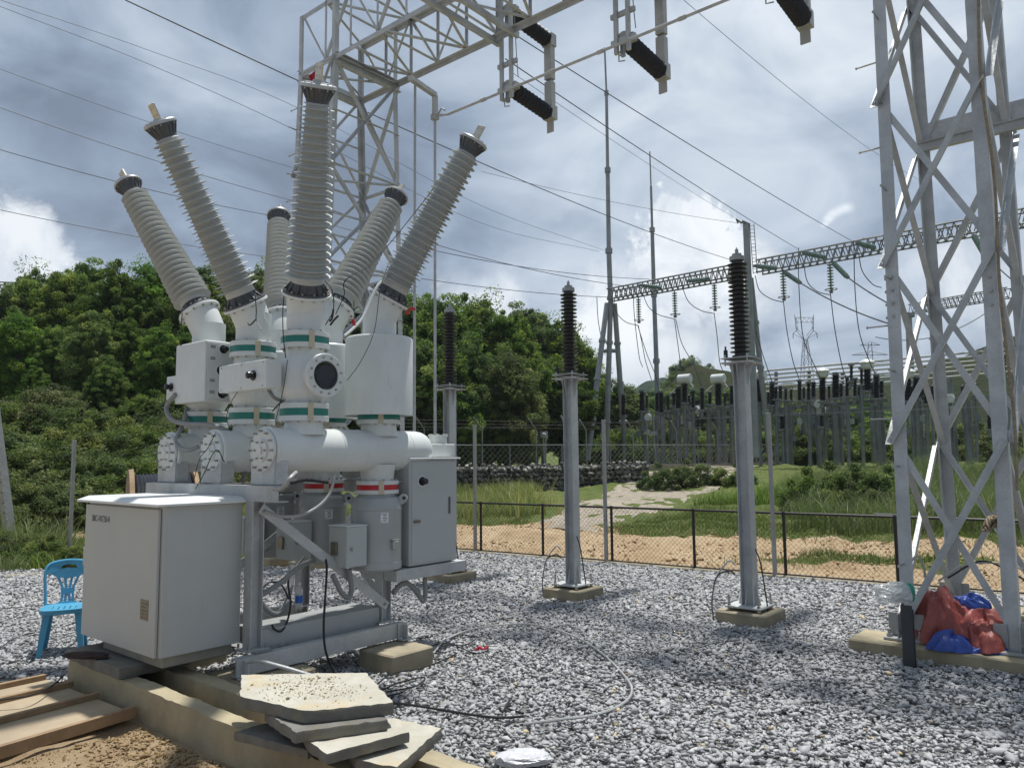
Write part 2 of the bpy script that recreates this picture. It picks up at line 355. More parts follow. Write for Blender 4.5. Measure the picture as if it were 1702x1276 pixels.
def raw_mesh(name, v, f, m, tone=None, base=(0, 0, 0), smooth=False, parent=None, corners=3):
    """fast mesh from numpy arrays, faces all with the same corner count"""
    me = bpy.data.meshes.new(name); v = np.asarray(v, np.float32)-np.asarray(base, np.float32); f = np.asarray(f, np.int32)
    me.vertices.add(len(v)); me.vertices.foreach_set('co', v.ravel())
    me.loops.add(f.size); me.loops.foreach_set('vertex_index', f.ravel())
    k = f.shape[1]; me.polygons.add(len(f)); me.polygons.foreach_set('loop_start', np.arange(0, f.size, k, dtype=np.int32)); me.polygons.foreach_set('loop_total', np.full(len(f), k, np.int32))
    me.update(calc_edges=True)
    if tone is not None:
        a = me.attributes.new('tone', 'FLOAT', 'POINT'); a.data.foreach_set('value', np.asarray(tone, np.float32))
    if smooth: me.shade_smooth()
    me.materials.append(m)
    o = bpy.data.objects.new(name, me); COL.objects.link(o)
    if parent: o.parent = parent
    else: o.location = tuple(map(float, base))
    ROOT[o.name] = np.asarray(base, float)
    return o
# ================================================================== SETTING: terrain, gravel, walls
def sm(a, b, x): t = np.clip((x-a)/(b-a), 0, 1); return t*t*(3-2*t)
def fbm(x, y, s, o=4):
    r = 0; a = 1
    for k in range(o):
        r = r+a*(np.sin(x*s*1.3+y*s*.7+k*1.7+1.3*np.sin(y*s*.9+k))*np.cos(y*s*1.1-x*s*.5+k*2.1+1.1*np.sin(x*s*.8-k))); s = s*2.07; a *= .5
    return r
def fence_y(x): return 13.64-.716*x                 # the low fence runs along this line
def terrain_h(x, y):
    d = (y-fence_y(x))*.81                            # metres beyond the fence
    dl = np.where(x < -1.5, y-12.6-.25*np.abs(x+1.5), d)
    d = np.minimum(d, 60)
    h = np.zeros_like(x)
    h = h+sm(.25, 1.6, d)*(.13+.09*fbm(x, y, .9)+.035*fbm(x, y, 3.1)+.012*fbm(x, y, 8.3))
    h = h+sm(5, 14, d)*.12*(1+.5*fbm(x, y, .35))
    h = h+sm(14, 26, d)*.85
    left = sm(-4, -14, x)*sm(13, 30, y); h = h+left*3.4*sm(14, 34, y-x*.1)
    h = h+sm(-1, -9, x)*sm(17, 24, y)*.3
    h = h+sm(60, 130, y)*3
    dirt = sm(-.75, -1.1, (x-ORG[0])*U3[0]+(y-ORG[1])*U3[1])*sm(6.9, 6.4, y)  # worked soil in front of the trench wall
    h = h+dirt*(.012*fbm(x, y, 4.2)+.006*fbm(x, y, 13)-.012)
    return h
xs = np.concatenate([np.linspace(-600, -60, 19)[:-1], np.linspace(-60, -14, 60)[:-1], np.linspace(-14, 14, 330)[:-1], np.linspace(14, 60, 70)[:-1], np.linspace(60, 600, 19)])
ys = np.concatenate([np.linspace(-60, 2.2, 14)[:-1], np.linspace(2.2, 18, 260)[:-1], np.linspace(18, 60, 130)[:-1], np.linspace(60, 200, 25)[:-1], np.linspace(200, 560, 8)])
gx, gy_ = np.meshgrid(xs, ys); hh = terrain_h(gx, gy_)
nv = gx.shape; idx = np.arange(gx.size).reshape(nv)
fq = np.stack([idx[:-1, :-1].ravel(), idx[:-1, 1:].ravel(), idx[1:, 1:].ravel(), idx[1:, :-1].ravel()], 1)
# material zones: 0 bare sand and soil, 1 short green grass
d_ = (gy_-fence_y(gx))*.81
nzv = fbm(gx, gy_, .55, 4)
grass = sm(.15, .5, sm(3.3, 5.2, d_+.9*nzv)+.0)
grass = grass*np.where(gx < 1.0, 1-sm(.9, -.1, np.abs(gy_-16.3-.12*gx)-1.0+.35*nzv)*sm(1.6, .3, gx), 1)
grass = np.maximum(grass, sm(0, .6, sm(.6, 1.3, d_)*sm(.35, .9, nzv))*.9)
grass = np.where(gx < -3.5, sm(-.2, .3, gy_-13.6+.5*nzv)*(1-.9*sm(.6, .1, np.abs(gy_-17.2+.12*gx+.5*nzv)-.9)), grass)
grass = np.maximum(grass, sm(28, 34, gy_))
M['ground'] = m = bpy.data.materials.new('sand_and_turf_ground'); m.use_nodes = True; t = NT(m.node_tree); bs = m.node_tree.nodes['Principled BSDF']
ob = t.n('ShaderNodeTexCoord').outputs['Object']; at_ = t.n('ShaderNodeAttribute'); at_.attribute_name = 'tone'
sand = t.mix(t.ramp(t.noise(ob, 1.1, 8, .65, .4), .35, .68), (.52, .395, .25), (.41, .29, .17))
sand = t.mix(t.math('MULTIPLY', t.ramp(t.noise(ob, 9, 8, .7), .5, .68), .45), sand, (.60, .48, .31))
sand = t.mix(t.math('MULTIPLY', t.ramp(t.noise(ob, .45, 6, .6), .55, .7), .35), sand, (.30, .19, .095))
gr = t.mix(t.ramp(t.noise(ob, 2.3, 8, .7), .35, .7), (.085, .125, .03), (.16, .17, .055))
gr = t.mix(t.math('MULTIPLY', t.ramp(t.noise(ob, 25, 5, .7), .45, .65), .5), gr, (.04, .06, .015))
fm = t.math('ADD', at_.outputs['Fac'], t.math('MULTIPLY', t.math('SUBTRACT', t.noise(ob, 7, 7, .7), .5), .9))
t.l(t.mix(t.ramp(fm, .4, .6), sand, gr), bs.inputs['Base Color']); bs.inputs['Roughness'].default_value = .95; bs.inputs['Specular IOR Level'].default_value = .2
bn = t.n('ShaderNodeBump', i_Strength=1.0, i_Distance=.07); t.l(t.noise(ob, 9, 10, .74), bn.inputs['Height']); t.l(bn.outputs[0], bs.inputs['Normal'])
V_ = np.stack([gx.ravel(), gy_.ravel(), hh.ravel()-.02], 1)
tag(raw_mesh('ground', V_, fq, m, grass.ravel(), smooth=True), None, None, None, 'structure')

# gravel bed polygon
def w2(px, py): p = gz(px, py); return (p[0], p[1])
FA, FB = -1.9, 8.0
def inside_gravel(x, y):
    lx = (x-ORG[0])*V3[0]+(y-ORG[1])*V3[1]; ly = (x-ORG[0])*U3[0]+(y-ORG[1])*U3[1]
    a = (ly > -.35) | ((lx < -1.42) & (y > 6.05+.10*np.sin(x*9)+.12*np.sin(x*3.1+1)+.0*x))
    a &= (y < fence_y(x)-.12)
    a &= ~((x < -3.2) & (y > 12.3+.22*np.abs(x+3)*.0))
    return a
bed = MB()
pts = [(-12, 6.2), (-3.52, 6.2), (-3.2, 6.0), tuple(L(-1.40, -.9, 0)[:2]), tuple(L(-1.40, -.36, 0)[:2]), tuple(L(5.2, -.36, 0)[:2]), (9.5, 3.2), (9.5, fence_y(9.5)-.1), (1.1, fence_y(1.1)-.1), (-1.9, fence_y(-1.9)-.1), (-3.2, 12.4), (-12, 12.4)]
bed.add([(x, y, -.008) for x, y in pts], [tuple(range(len(pts)))])
b2 = [(-40, -40), (40, -40), (40, 2.6), (9.6, 3.1), (5.5, 2.6), (-40, 2.6)]
bed.add([(x, y, -.004) for x, y in b2], [tuple(range(len(b2)))])
b3 = [(9.7, 3.1), (40, 2.7), (40, fence_y(40)+40), (9.7, fence_y(9.7)-.1)]
single('gravel_bed', bed, attr_mat('grey_stone_dust', [(0, (.17, .168, .165)), (1, (.33, .328, .325))], .9, noisev=1.6, nsc=70, bump=.01, bsc=90), (0, 0, 0), None, None, kind='structure')
def stones(n, rng, kinds=9):
    """crushed stones: small irregular hulls in numpy arrays"""
    import bmesh
    out = []
    for k in range(kinds):
        bm = bmesh.new()
        for i in range(8):
            p = rng.normal(size=3); p /= np.linalg.norm(p); bm.verts.new(p*np.array([1.1, .80, .60])*rng.uniform(.85, 1.2))
        r = bmesh.ops.convex_hull(bm, input=bm.verts); bmesh.ops.delete(bm, geom=[g for g in r['geom_interior'] if isinstance(g, bmesh.types.BMVert)], context='VERTS')
        bm.verts.index_update(); bm.faces.ensure_lookup_table(); bmesh.ops.triangulate(bm, faces=bm.faces)
        bm.verts.ensure_lookup_table(); bm.verts.index_update()
        out.append((np.array([v.co[:] for v in bm.verts]), np.array([[v.index for v in f_.verts] for f_ in bm.faces]))); bm.free()
    return out
def rotm(rng, n, tilt=pi):
    a = rng.uniform(0, 2*pi, n); b = rng.normal(0, tilt, n); c = rng.uniform(0, 2*pi, n)
    ca, sa, cb, sb, cc, sc = np.cos(a), np.sin(a), np.cos(b), np.sin(b), np.cos(c), np.sin(c)
    Z1 = np.zeros((n, 3, 3)); Z1[:, 0, 0] = ca; Z1[:, 0, 1] = -sa; Z1[:, 1, 0] = sa; Z1[:, 1, 1] = ca; Z1[:, 2, 2] = 1
    X1 = np.zeros((n, 3, 3)); X1[:, 0, 0] = 1; X1[:, 1, 1] = cb; X1[:, 1, 2] = -sb; X1[:, 2, 1] = sb; X1[:, 2, 2] = cb
    Z2 = np.zeros((n, 3, 3)); Z2[:, 0, 0] = cc; Z2[:, 0, 1] = -sc; Z2[:, 1, 0] = sc; Z2[:, 1, 1] = cc; Z2[:, 2, 2] = 1
    return Z1@X1@Z2
KN = stones(0, RNG)
def scatter(pos, size, tilt, tones, name, m, kinds=KN):
    vv = []; ff = []; tt = []; off = 0
    kk = RNG.integers(0, len(kinds), len(pos))
    for k, (kv, kf) in enumerate(kinds):
        s_ = np.where(kk == k)[0]
        if len(s_) == 0: continue
        R_ = rotm(RNG, len(s_), tilt)
        q = np.einsum('nij,vj->nvi', R_, kv)*size[s_][:, None, None]+pos[s_][:, None, :]
        vv.append(q.reshape(-1, 3)); ff.append((kf[None]+(np.arange(len(s_))*len(kv))[:, None, None]+off).reshape(-1, 3)); off += q.shape[0]*q.shape[1]
        tt.append(np.repeat(tones[s_], len(kv)))
    return raw_mesh(name, np.concatenate(vv), np.concatenate(ff), m, np.concatenate(tt))
def frustum_pts(n, y0, y1, margin=.6):
    u = RNG.uniform(0, 1, n); y = np.sqrt(y0*y0+u*(y1*y1-y0*y0)); x = RNG.uniform(-1, 1, n)*(y*.68+margin); return x, y
N = 190000
x, y = frustum_pts(N, 3.3, 14.6, .5)
keep = inside_gravel(x, y); x, y = x[keep], y[keep]
keep = RNG.uniform(0, 1, len(x)) < np.where(y < 8.5, 1, .62); x, y = x[keep], y[keep]
sz = RNG.lognormal(math.log(.0192), .32, len(x))*np.where(y < 8.5, 1, 1.2)
hz = .008+.018*(.5+.5*fbm(x, y, 2.2, 3))*RNG.uniform(.3, 1, len(x))+RNG.uniform(0, .012, len(x))
tn = np.clip(RNG.normal(.50, .17, len(x))+.07*fbm(x, y, .7, 3), .02, .92); tn = np.where(RNG.uniform(0, 1, len(x)) < .006, .99, tn)
g = scatter(np.stack([x, y, hz], 1), sz, .55, tn, 'gravel', M['gravel']); tag(g, None, None, None, 'stuff')
print('gravel', len(x))
# loose soil clods in front of the wall
x = RNG.uniform(-5.5, 1.2, 60000); y = RNG.uniform(2.9, 6.4, 60000)
lx = (x-ORG[0])*V3[0]+(y-ORG[1])*V3[1]; ly = (x-ORG[0])*U3[0]+(y-ORG[1])*U3[1]
k = (ly < -.84) & ((lx > -.1) | (lx < -2.2)); x, y, lx, ly = x[k], y[k], lx[k], ly[k]
sz = RNG.lognormal(math.log(.0055), .60, len(x)); sz = np.clip(sz*np.where(ly > -1.25, 1.3, .85), 0, .03)
tag(scatter(np.stack([x, y, terrain_h(x, y)-.02+sz*.3], 1), sz, 1.2, np.full(len(x), .5), 'loose_soil', M['soil']), None, None, None, 'stuff')

x = RNG.uniform(-4, 14, 60000); y = RNG.uniform(8, 18.5, 60000); dd_ = (y-fence_y(x))*.81
k = (dd_ > .15) & (dd_ < 4.6) & (np.abs(x) < y*.72+.4) & (x > -2.2) & (fbm(x, y, 1.3, 4) > RNG.uniform(-.9, 1.0, len(x))); x, y = x[k], y[k]
sz = np.clip(RNG.lognormal(math.log(.010), .65, len(x)), .003, .06)
tag(scatter(np.stack([x, y, terrain_h(x, y)-.02+sz*.25], 1), sz, 1.2, np.full(len(x), .5), 'sand_clods', mat('sandy_clods', (.46, .34, .20), .95, 0, .2, 10, .004, 80, c2=(.33, .22, .12))), None, None, None, 'stuff')
# ---- sheds of rough concrete: boxes with worn edges
def slab_poly(name, poly, z0, th, m, label, cat, group=None, tiltv=(0, 0), jag=.0028, topmat=None):
    """irregular concrete slab from an outline in site coordinates"""
    P_ = []
    n = len(poly)
    for i in range(n):
        a = np.array(poly[i], float); b = np.array(poly[(i+1) % n], float); k = max(2, int(np.linalg.norm(b-a)/.035))
        for j in range(k):
            q = a+(b-a)*j/k; nr = np.array([(b-a)[1], -(b-a)[0]]); nr = nr/np.linalg.norm(nr)
            q = q+nr*random.gauss(0, jag*(1.0 if j else .4)); P_.append(q)
    c = np.mean(P_, 0); m_ = len(P_); vs = []; 
    def ring(sc, z, jz=0):
        for q in P_:
            r = c+(q-c)*sc; zz = z+tiltv[0]*(r[0]-c[0])+tiltv[1]*(r[1]-c[1])+random.gauss(0, jz); vs.append(L(r[0], r[1], zz))
    ring(.992, z0, .001); ring(1.0, z0+th*.25, .002); ring(1.002, z0+th*.75, .003); ring(.990, z0+th, .0015); ring(.955, z0+th, .0012)
    fs = [tuple(range(m_))]
    for k in range(4): fs += [(k*m_+i, (k+1)*m_+i, (k+1)*m_+(i+1) % m_, k*m_+(i+1) % m_) for i in range(m_)]
    fs.append(tuple(range(4*m_, 5*m_))[::-1])
    mb = MB(); mb.add(vs, fs)
    o = single(name, mb, [m]+([topmat] if topmat else []), L(c[0], c[1], z0), label, cat, group, smooth=28)
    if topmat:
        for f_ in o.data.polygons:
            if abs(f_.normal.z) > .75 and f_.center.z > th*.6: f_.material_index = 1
    return o
def wall_seg(name, x0, x1, y0, y1, z0, z1, label, cat='concrete wall', m=None):
    n = int((x1-x0)/.12); pl = [(x0, y0)]+[(x0+(x1-x0)*i/n, y0+random.gauss(0, .004)) for i in range(1, n)]+[(x1, y0), (x1, y1)]+[(x1-(x1-x0)*i/n, y1+random.gauss(0, .004)) for i in range(1, n)]+[(x0, y1)]
    return slab_poly(name, pl, z0, z1-z0, m or M['wall'], label, cat, jag=.002)
wall_seg('trench_wall', -1.40, 3.6, -.80, -.68, -.12, .20, 'low concrete trench wall beside the planks, nearest the camera')
wall_seg('trench_wall', -1.275, 3.6, -.48, -.35, -.12, .20, 'inner concrete trench wall between the cable trench and the gravel')
wall_seg('trench_wall', -1.40, -1.28, -.676, -.34, -.12, .196, 'short concrete end wall of the cable trench under the grey cabinet')
tr = MB(); tr.lbox(-1.3, 3.6, -.68, -.48, -.11, -.10); single('trench_floor', tr, M['wall'], L(1, -.6, -.1), None, None, kind='structure')
slab_poly('concrete_slab', [(-1.41, -.81), (-.50, -.81), (-.50, -.30), (-1.41, -.30)], .203, .075, M['slab'], 'dark grey concrete slab lying on the trench wall under the grey cabinet', 'concrete slab', jag=.003)
# stack of broken trench covers
def pl_(z, *pp): return [tuple(toL(gz(px, py, z))[:2]) for px, py in pp]
slab_poly('concrete_slab', pl_(.262, (592, 1262), (660, 1274), (734, 1208), (652, 1192), (560, 1212)), .204, .056, M['slab'], 'flat grey slab at the bottom right of the slab stack, corner over the gravel', 'concrete slab', topmat=M['slabtop'])
slab_poly('concrete_slab', pl_(.282, (389, 1215), (440, 1200), (505, 1206), (524, 1238), (512, 1246)), .238, .043, M['slab'], 'shaded grey slab at the bottom left of the slab stack', 'concrete slab')
slab_poly('concrete_slab', pl_(.334, (516, 1234), (543, 1252), (680, 1216), (664, 1194), (560, 1192), (500, 1212)), .284, .049, M['slab'], 'long grey slab sticking out to the right in the middle of the slab stack', 'concrete slab', topmat=M['slabtop'])
slab_poly('concrete_slab', pl_(.388, (440, 1182), (492, 1217), (645, 1195), (610, 1160), (470, 1150)), .336, .052, M['slab'], 'shaded slab directly beneath the pale dusty top slab', 'concrete slab')
top = slab_poly('concrete_slab', [(.886, -.717), (1.43, -.231), (1.985, -.505), (1.80, -.80), (1.735, -.872), (1.26, -.945)], .392, .06, M['slab'], 'pale five-sided slab with soil crumbs on top of the slab stack', 'concrete slab', topmat=M['slabtop'], jag=.003)
n = 700; a = RNG.normal(1.42, .2, n); b = RNG.normal(-.62, .13, n); k = (b > -.9+.1*np.abs(a-1.5)) & (b < -.4) & (a > 1.0) & (a < 1.85); a, b = a[k], b[k]
sz = RNG.lognormal(math.log(.0035), .55, len(a)); pz = np.stack([ORG[0]+V3[0]*a+U3[0]*b, ORG[1]+V3[1]*a+U3[1]*b, .452+sz*.3], 1)
tag(scatter(pz, sz, 1.2, np.full(len(a), .5), 'soil_crumbs', mat('pale_soil_crumbs', (.46, .38, .23), .95, 0, .15, 40)), None, None, None, 'stuff')

# timber shutter panel on the ground, lower left
def gl(px, py, z=.06): p = toL(gz(px, py, z)); return p[0], p[1]
pr = thing('formwork_panel', 'weathered plywood formwork panel with timber battens lying on the soil by the trench wall', 'wooden panel', L(-.8, -1.6, 0))
pb = MB()
pb.prism([(-1.62, -.90), (-.26, -.83), (-.10, -3.2), (-2.1, -3.2)], V3, U3, ORG+Z3*.028, Z3*.018); part('panel_board', pb, M['ply'], pr, smooth=20)
for (xa, ya, xb, yb) in ((-1.56, -.90, -1.46, -3.0), (-1.20, -.84, -1.02, -3.1), (-.75, -.84, -.50, -3.2), (-.22, -.82, .12, -3.3)):
    b_ = MB(); b_.bar(L(xa, ya, .066 if xb < 0 else .052), L(xb, yb, .066 if xb < 0 else .052), .040, .038 if xb < 0 else .072); part('batten', b_, M['batten'], pr)

# concrete footings
def footing(x0, x1, y0, y1, h, label, group=None, z0=-.05):
    c = L((x0+x1)/2, (y0+y1)/2, 0); mb = MB(); mb.lbox(x0, x1, y0, y1, z0, h, b=.012)
    return single('concrete_footing', mb, M['earth'], c, label, 'concrete block', group)
footing(.0, .42, .86, 1.30, .17, 'tan concrete block under the far foot of the breaker frame')
footing(-.30, .22, -.28, .30, .175, 'tan concrete block under the near foot of the breaker frame')
footing(-1.62, -1.02, -.2, .30, .175, 'concrete block under the breaker frame behind the big grey cabinet')
footing(-1.62, -1.02, .98, 1.5, .18, 'concrete block under the rear left foot of the breaker frame')

# ================================================================== CIRCUIT BREAKER
cb = thing('circuit_breaker', 'white dead tank circuit breaker with six fanned grey bushings on a galvanised frame', 'circuit breaker', L(-.8, .7, 0))
def sub(name, mb, m, par, smooth=35):
    if name.endswith('bolts') and len(mb.pc) > 1:      # every bolt its own object
        e_ = mb.pc+[(len(mb.v), len(mb.f))]; o = None
        for (v0, f0), (v1, f1) in zip(e_[:-1], e_[1:]):
            q = MB(); q.v = mb.v[v0:v1]; q.f = [tuple(i-v0 for i in f_) for f_ in mb.f[f0:f1]]
            o = part(name[:-1], q, m, par, smooth=0)
        return o
    return part(name, mb, m, par, smooth=smooth)
PX = {'a': -.05, 'b': -.80, 'c': -1.55}; YN, YF, PZ = .34, 1.10, 1.77
def joint(par_thing, x, y, z0, z1, r, band, rb=None, y_lab=-60):
    """pair of bolted flanges with a coloured band between; returns nothing"""
    mb = MB(); h = z1-z0; g0, g1 = z0+h*.30, z1-h*.30
    mb.lathe([(0, r), (.003, r+.003), (g0-z0-.003, r+.003), (g0-z0, r)], L(x, y, z0), Z3, 40)
    mb.lathe([(0, r), (.003, r+.003), (z1-g1-.003, r+.003), (z1-g1, r)], L(x, y, g1), Z3, 40)
    o = part('flange_joint', mb, M['white'], par_thing)
    bb = MB(); bb.lathe([(0, r-.004), (g1-g0, r-.004)], L(x, y, g0), Z3, 40); sub('coloured_band', bb, M[band], o)
    bt = MB(); bt.bolts(L(x, y, z1), Z3, r-.02, 12, .008, .014); bt.bolts(L(x, y, z0), -Z3, r-.02, 12, .008, .014); sub('flange_bolts', bt, M['bolt'], o)
    an = radians(y_lab); dn = np.array([cos(an), sin(an), 0]); tn_ = np.cross(Z3, dn)
    lb = MB(); c = L(x, y, (z0+z1)/2)+dn*(r+.004); lb.box(c, (.022, .004, h*.5), (tn_, dn, Z3), .002); sub('copper_link', lb, M['cream'], o)
for ph, x in PX.items():
    # horizontal tank
    tk = MB()
    tk.lathe([(0, .172), (1.47, .172), (1.52, .166), (1.56, .150), (1.59, .125), (1.61, .085), (1.618, .03)], L(x, .03, PZ), U3, 56)
    tk.lathe([(0, .176), (.004, .181), (.03, .181), (.034, .176)], L(x, .0, PZ), U3, 48)
    # saddle fillets to the turrets
    tk.lathe([(0, .165), (.06, .152), (.10, .148), (.26, .148)], L(x, YN, PZ+.12), Z3, 40)
    tk.lathe([(0, .165), (.06, .152), (.10, .148), (.28, .148)], L(x, YF, PZ+.12), Z3, 40)
    tk.lathe([(0, .158), (.07, .142), (.10, .138), (.20, .138)], L(x, YF-.01, PZ-.12), -Z3, 40)
    for yy in (.62, .86, 1.36): tk.lathe([(-.005, .171), (-.002, .1745), (.002, .1745), (.005, .171)], L(x, yy, PZ), U3, 56, cap=False)
    tnk = part('horizontal_tank', tk, M['white'], cb)
    ec = MB(); ec.lathe([(0, .160), (.018, .160), (.022, .156), (.022, .085), (.036, .082), (.036, .0005)], L(x, -.004, PZ), -U3, 48)
    ec.lathe([(0, .035), (.012, .030), (.014, .001)], L(x, -.04, PZ), -U3, 6)
    sub('end_cover', ec, M['white'], tnk)
    bt = MB(); bt.bolts(L(x, -.024, PZ), -U3, .145, 12, .010, .034); bt.bolts(L(x, -.04, PZ), -U3, .068, 6, .008, .018); sub('cover_bolts', bt, M['bolt'], tnk)
    # galvanised saddle plate
    br = MB(); br.lbox(x-.155, x+.155, -.018, -.004, 1.515, 1.80); br.lbox(x+.147, x+.155, -.004, .10, 1.515, 1.70); br.lbox(x-.155, x-.147, -.004, .10, 1.515, 1.70); br.lbox(x-.155, x+.155, -.004, .12, 1.515, 1.527)
    part('saddle_bracket', br, M['galv'], cb)
    br = MB(); br.lbox(x-.14, x+.14, 1.40, 1.414, 1.515, 1.74); br.lbox(x-.14, x+.14, 1.36, 1.46, 1.515, 1.527); part('saddle_bracket', br, M['galv'], cb)
    joint(cb, x, YN, 1.995, 2.135, .190, 'green'); joint(cb, x, YF, 1.995, 2.115, .185, 'green', y_lab=-75)
    joint(cb, x, YF-.01, 1.405, 1.515, .178, 'red', y_lab=-70)
    # near earthing-switch chamber
    ch = MB(); ch.lathe([(0, .150), (.03, .152), (.07, .178), (.13, .190), (.28, .190), (.34, .176), (.385, .158), (.44, .155)], L(x, YN, 2.13), Z3, 48)
    chm = part('switch_chamber', ch, M['white'], cb)
    joint(cb, x, YN, 2.565, 2.695, .190, 'green')
    nk = MB(); nk.lathe([(0, .142), (.02, .145), (.26, .145)], L(x, YN, 2.69), Z3, 40)
    if ph == 'a':
        sp = MB(); sp.lathe([(.0, .12), (.10, .12), (.11, .125), (.24, .125)], L(x, YN, 2.34), V3, 40)
        sp.lathe([(0, .166), (.004, .170), (.036, .170), (.040, .166), (.040, .112), (.030, .108)], L(x+.24, YN, 2.34), V3, 48); sub('viewing_port', sp, M['white'], chm)
        gl_ = MB(); gl_.lathe([(0, .106), (.012, .106), (.016, .100), (.014, .088), (.008, .084), (.006, .001)], L(x+.2705, YN, 2.34), V3, 40); sub('sight_glass', gl_, M['glassblack'], chm)
        bt = MB(); bt.bolts(L(x+.28, YN, 2.34), V3, .140, 12, .009, .012, .2); sub('port_bolts', bt, M['bolt'], chm)
    # current transformer housing on the far side
    ct = MB(); ct.lathe([(0, .286), (.002, .290), (.655, .290), (.668, .286), (.676, .276), (.676, .15)], L(x, YF, 2.065), Z3, 72, cap=False)
    ct.lathe([(0, .150), (.02, .284), (.021, .286)], L(x, YF, 2.115), Z3, 72, cap=False)
    ctp = part('current_transformer', ct, M['white'], cb)
    bt = MB(); bt.bolts(L(x, YF, 2.742), Z3, .255, 16, .007, .006); bt.bolts(L(x, YF, 2.742), Z3, .165, 10, .008, .014); sub('cover_bolts', bt, M['bolt'], ctp)
    nf = MB(); nf.lathe([(0, .150), (.01, .145), (.23, .145)], L(x, YF, 2.742), Z3, 40)
    # interrupter tank below
    it = MB(); it.lathe([(0, .205), (.01, .216), (.06, .216), (.065, .212), (.49, .212), (.495, .216), (.505, .216), (.51, .212), (.555, .208), (.58, .198), (.60, .175), (.605, .158), (.64, .150)], L(x, YF-.02, .78), Z3, 56)
    itp = part('interrupter_tank', it, M['tank'], cb)
    for s_ in (-1, 1):
        lg = MB(); c = L(x, YF-.02, 1.345)+unit(V3*.8*s_+U3*.5*s_)*.215
        dd = unit(V3*.8*s_+U3*.5*s_); tt_ = np.cross(Z3, dd)
        lg.prism([(-.02, -.05), (.045, -.01), (.06, .02), (.045, .05), (.01, .055), (-.02, .03)], dd, Z3, c-tt_*.008, tt_*.016); sub('lifting_lug', lg, M['tank'], itp)
        hl = MB(); hl.cyl(c+dd*.028+Z3*.022-tt_*.0095, c+dd*.028+Z3*.022+tt_*.0095, .015, 14); sub('lug_eye', hl, M['black'], itp)
    pn = MB(); an = radians(-62); dn = np.array([cos(an), sin(an), 0]); tn_ = np.cross(Z3, dn); pc = L(x, YF-.02, 1.215)+dn*.2135
    pn.box(pc, (.034, .0015, .042), (tn_, dn, Z3), .0005); pl = sub('rating_label', pn, M['paper'], itp)
    tx = MB()
    for r_ in range(6): tx.box(pc+dn*.002+Z3*(.032-.012*r_)+tn_*.004, (.020-.003*(r_ % 3), .0006, .0022), (tn_, dn, Z3), .0002)
    for s2 in (-1, 1): tx.box(pc+dn*.002-tn_*.024+Z3*.03*s2, (.004, .0006, .004), (tn_, dn, Z3), .0002)
    sub('label_print', tx, M['ink'], itp)
    hd = MB(); c = L(x, YF-.02, .985)+np.array([cos(radians(-38)), sin(radians(-38)), 0])*.225; hd.box(c, (.03, .02, .035), (np.array([cos(radians(52)), sin(radians(52)), 0]), np.array([cos(radians(-38)), sin(radians(-38)), 0]), Z3)); hd.box(c+Z3*.045, (.045, .014, .004), (np.array([cos(radians(52)), sin(radians(52)), 0]), np.array([cos(radians(-38)), sin(radians(-38)), 0]), Z3)); sub('filling_valve', hd, M['alu'], itp)
    # terminal box on the tank
    tb = MB(); tb.lbox(x-.085, x+.150, .655, .86, .84, 1.16, .006); tbp = part('terminal_box', tb, M['cab'], cb)
    tb = MB(); tb.lbox(x-.04, x+.035, .638, .656, .93, 1.035, .003); sub('gauge_window', tb, M['plate'], tbp)
    tb = MB(); tb.lathe([(0, .010), (.012, .010), (.014, .006)], L(x+.150, .70, .985), V3, 12); tb.box(L(x+.165, .70, .985), (.004, .004, .018)); sub('latch', tb, M['bolt'], tbp)
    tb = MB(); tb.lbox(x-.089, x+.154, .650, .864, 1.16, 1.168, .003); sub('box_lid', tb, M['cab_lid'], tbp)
    part('tank_neck', nk, M['white'], cb); part('tank_neck', nf, M['white'], cb)

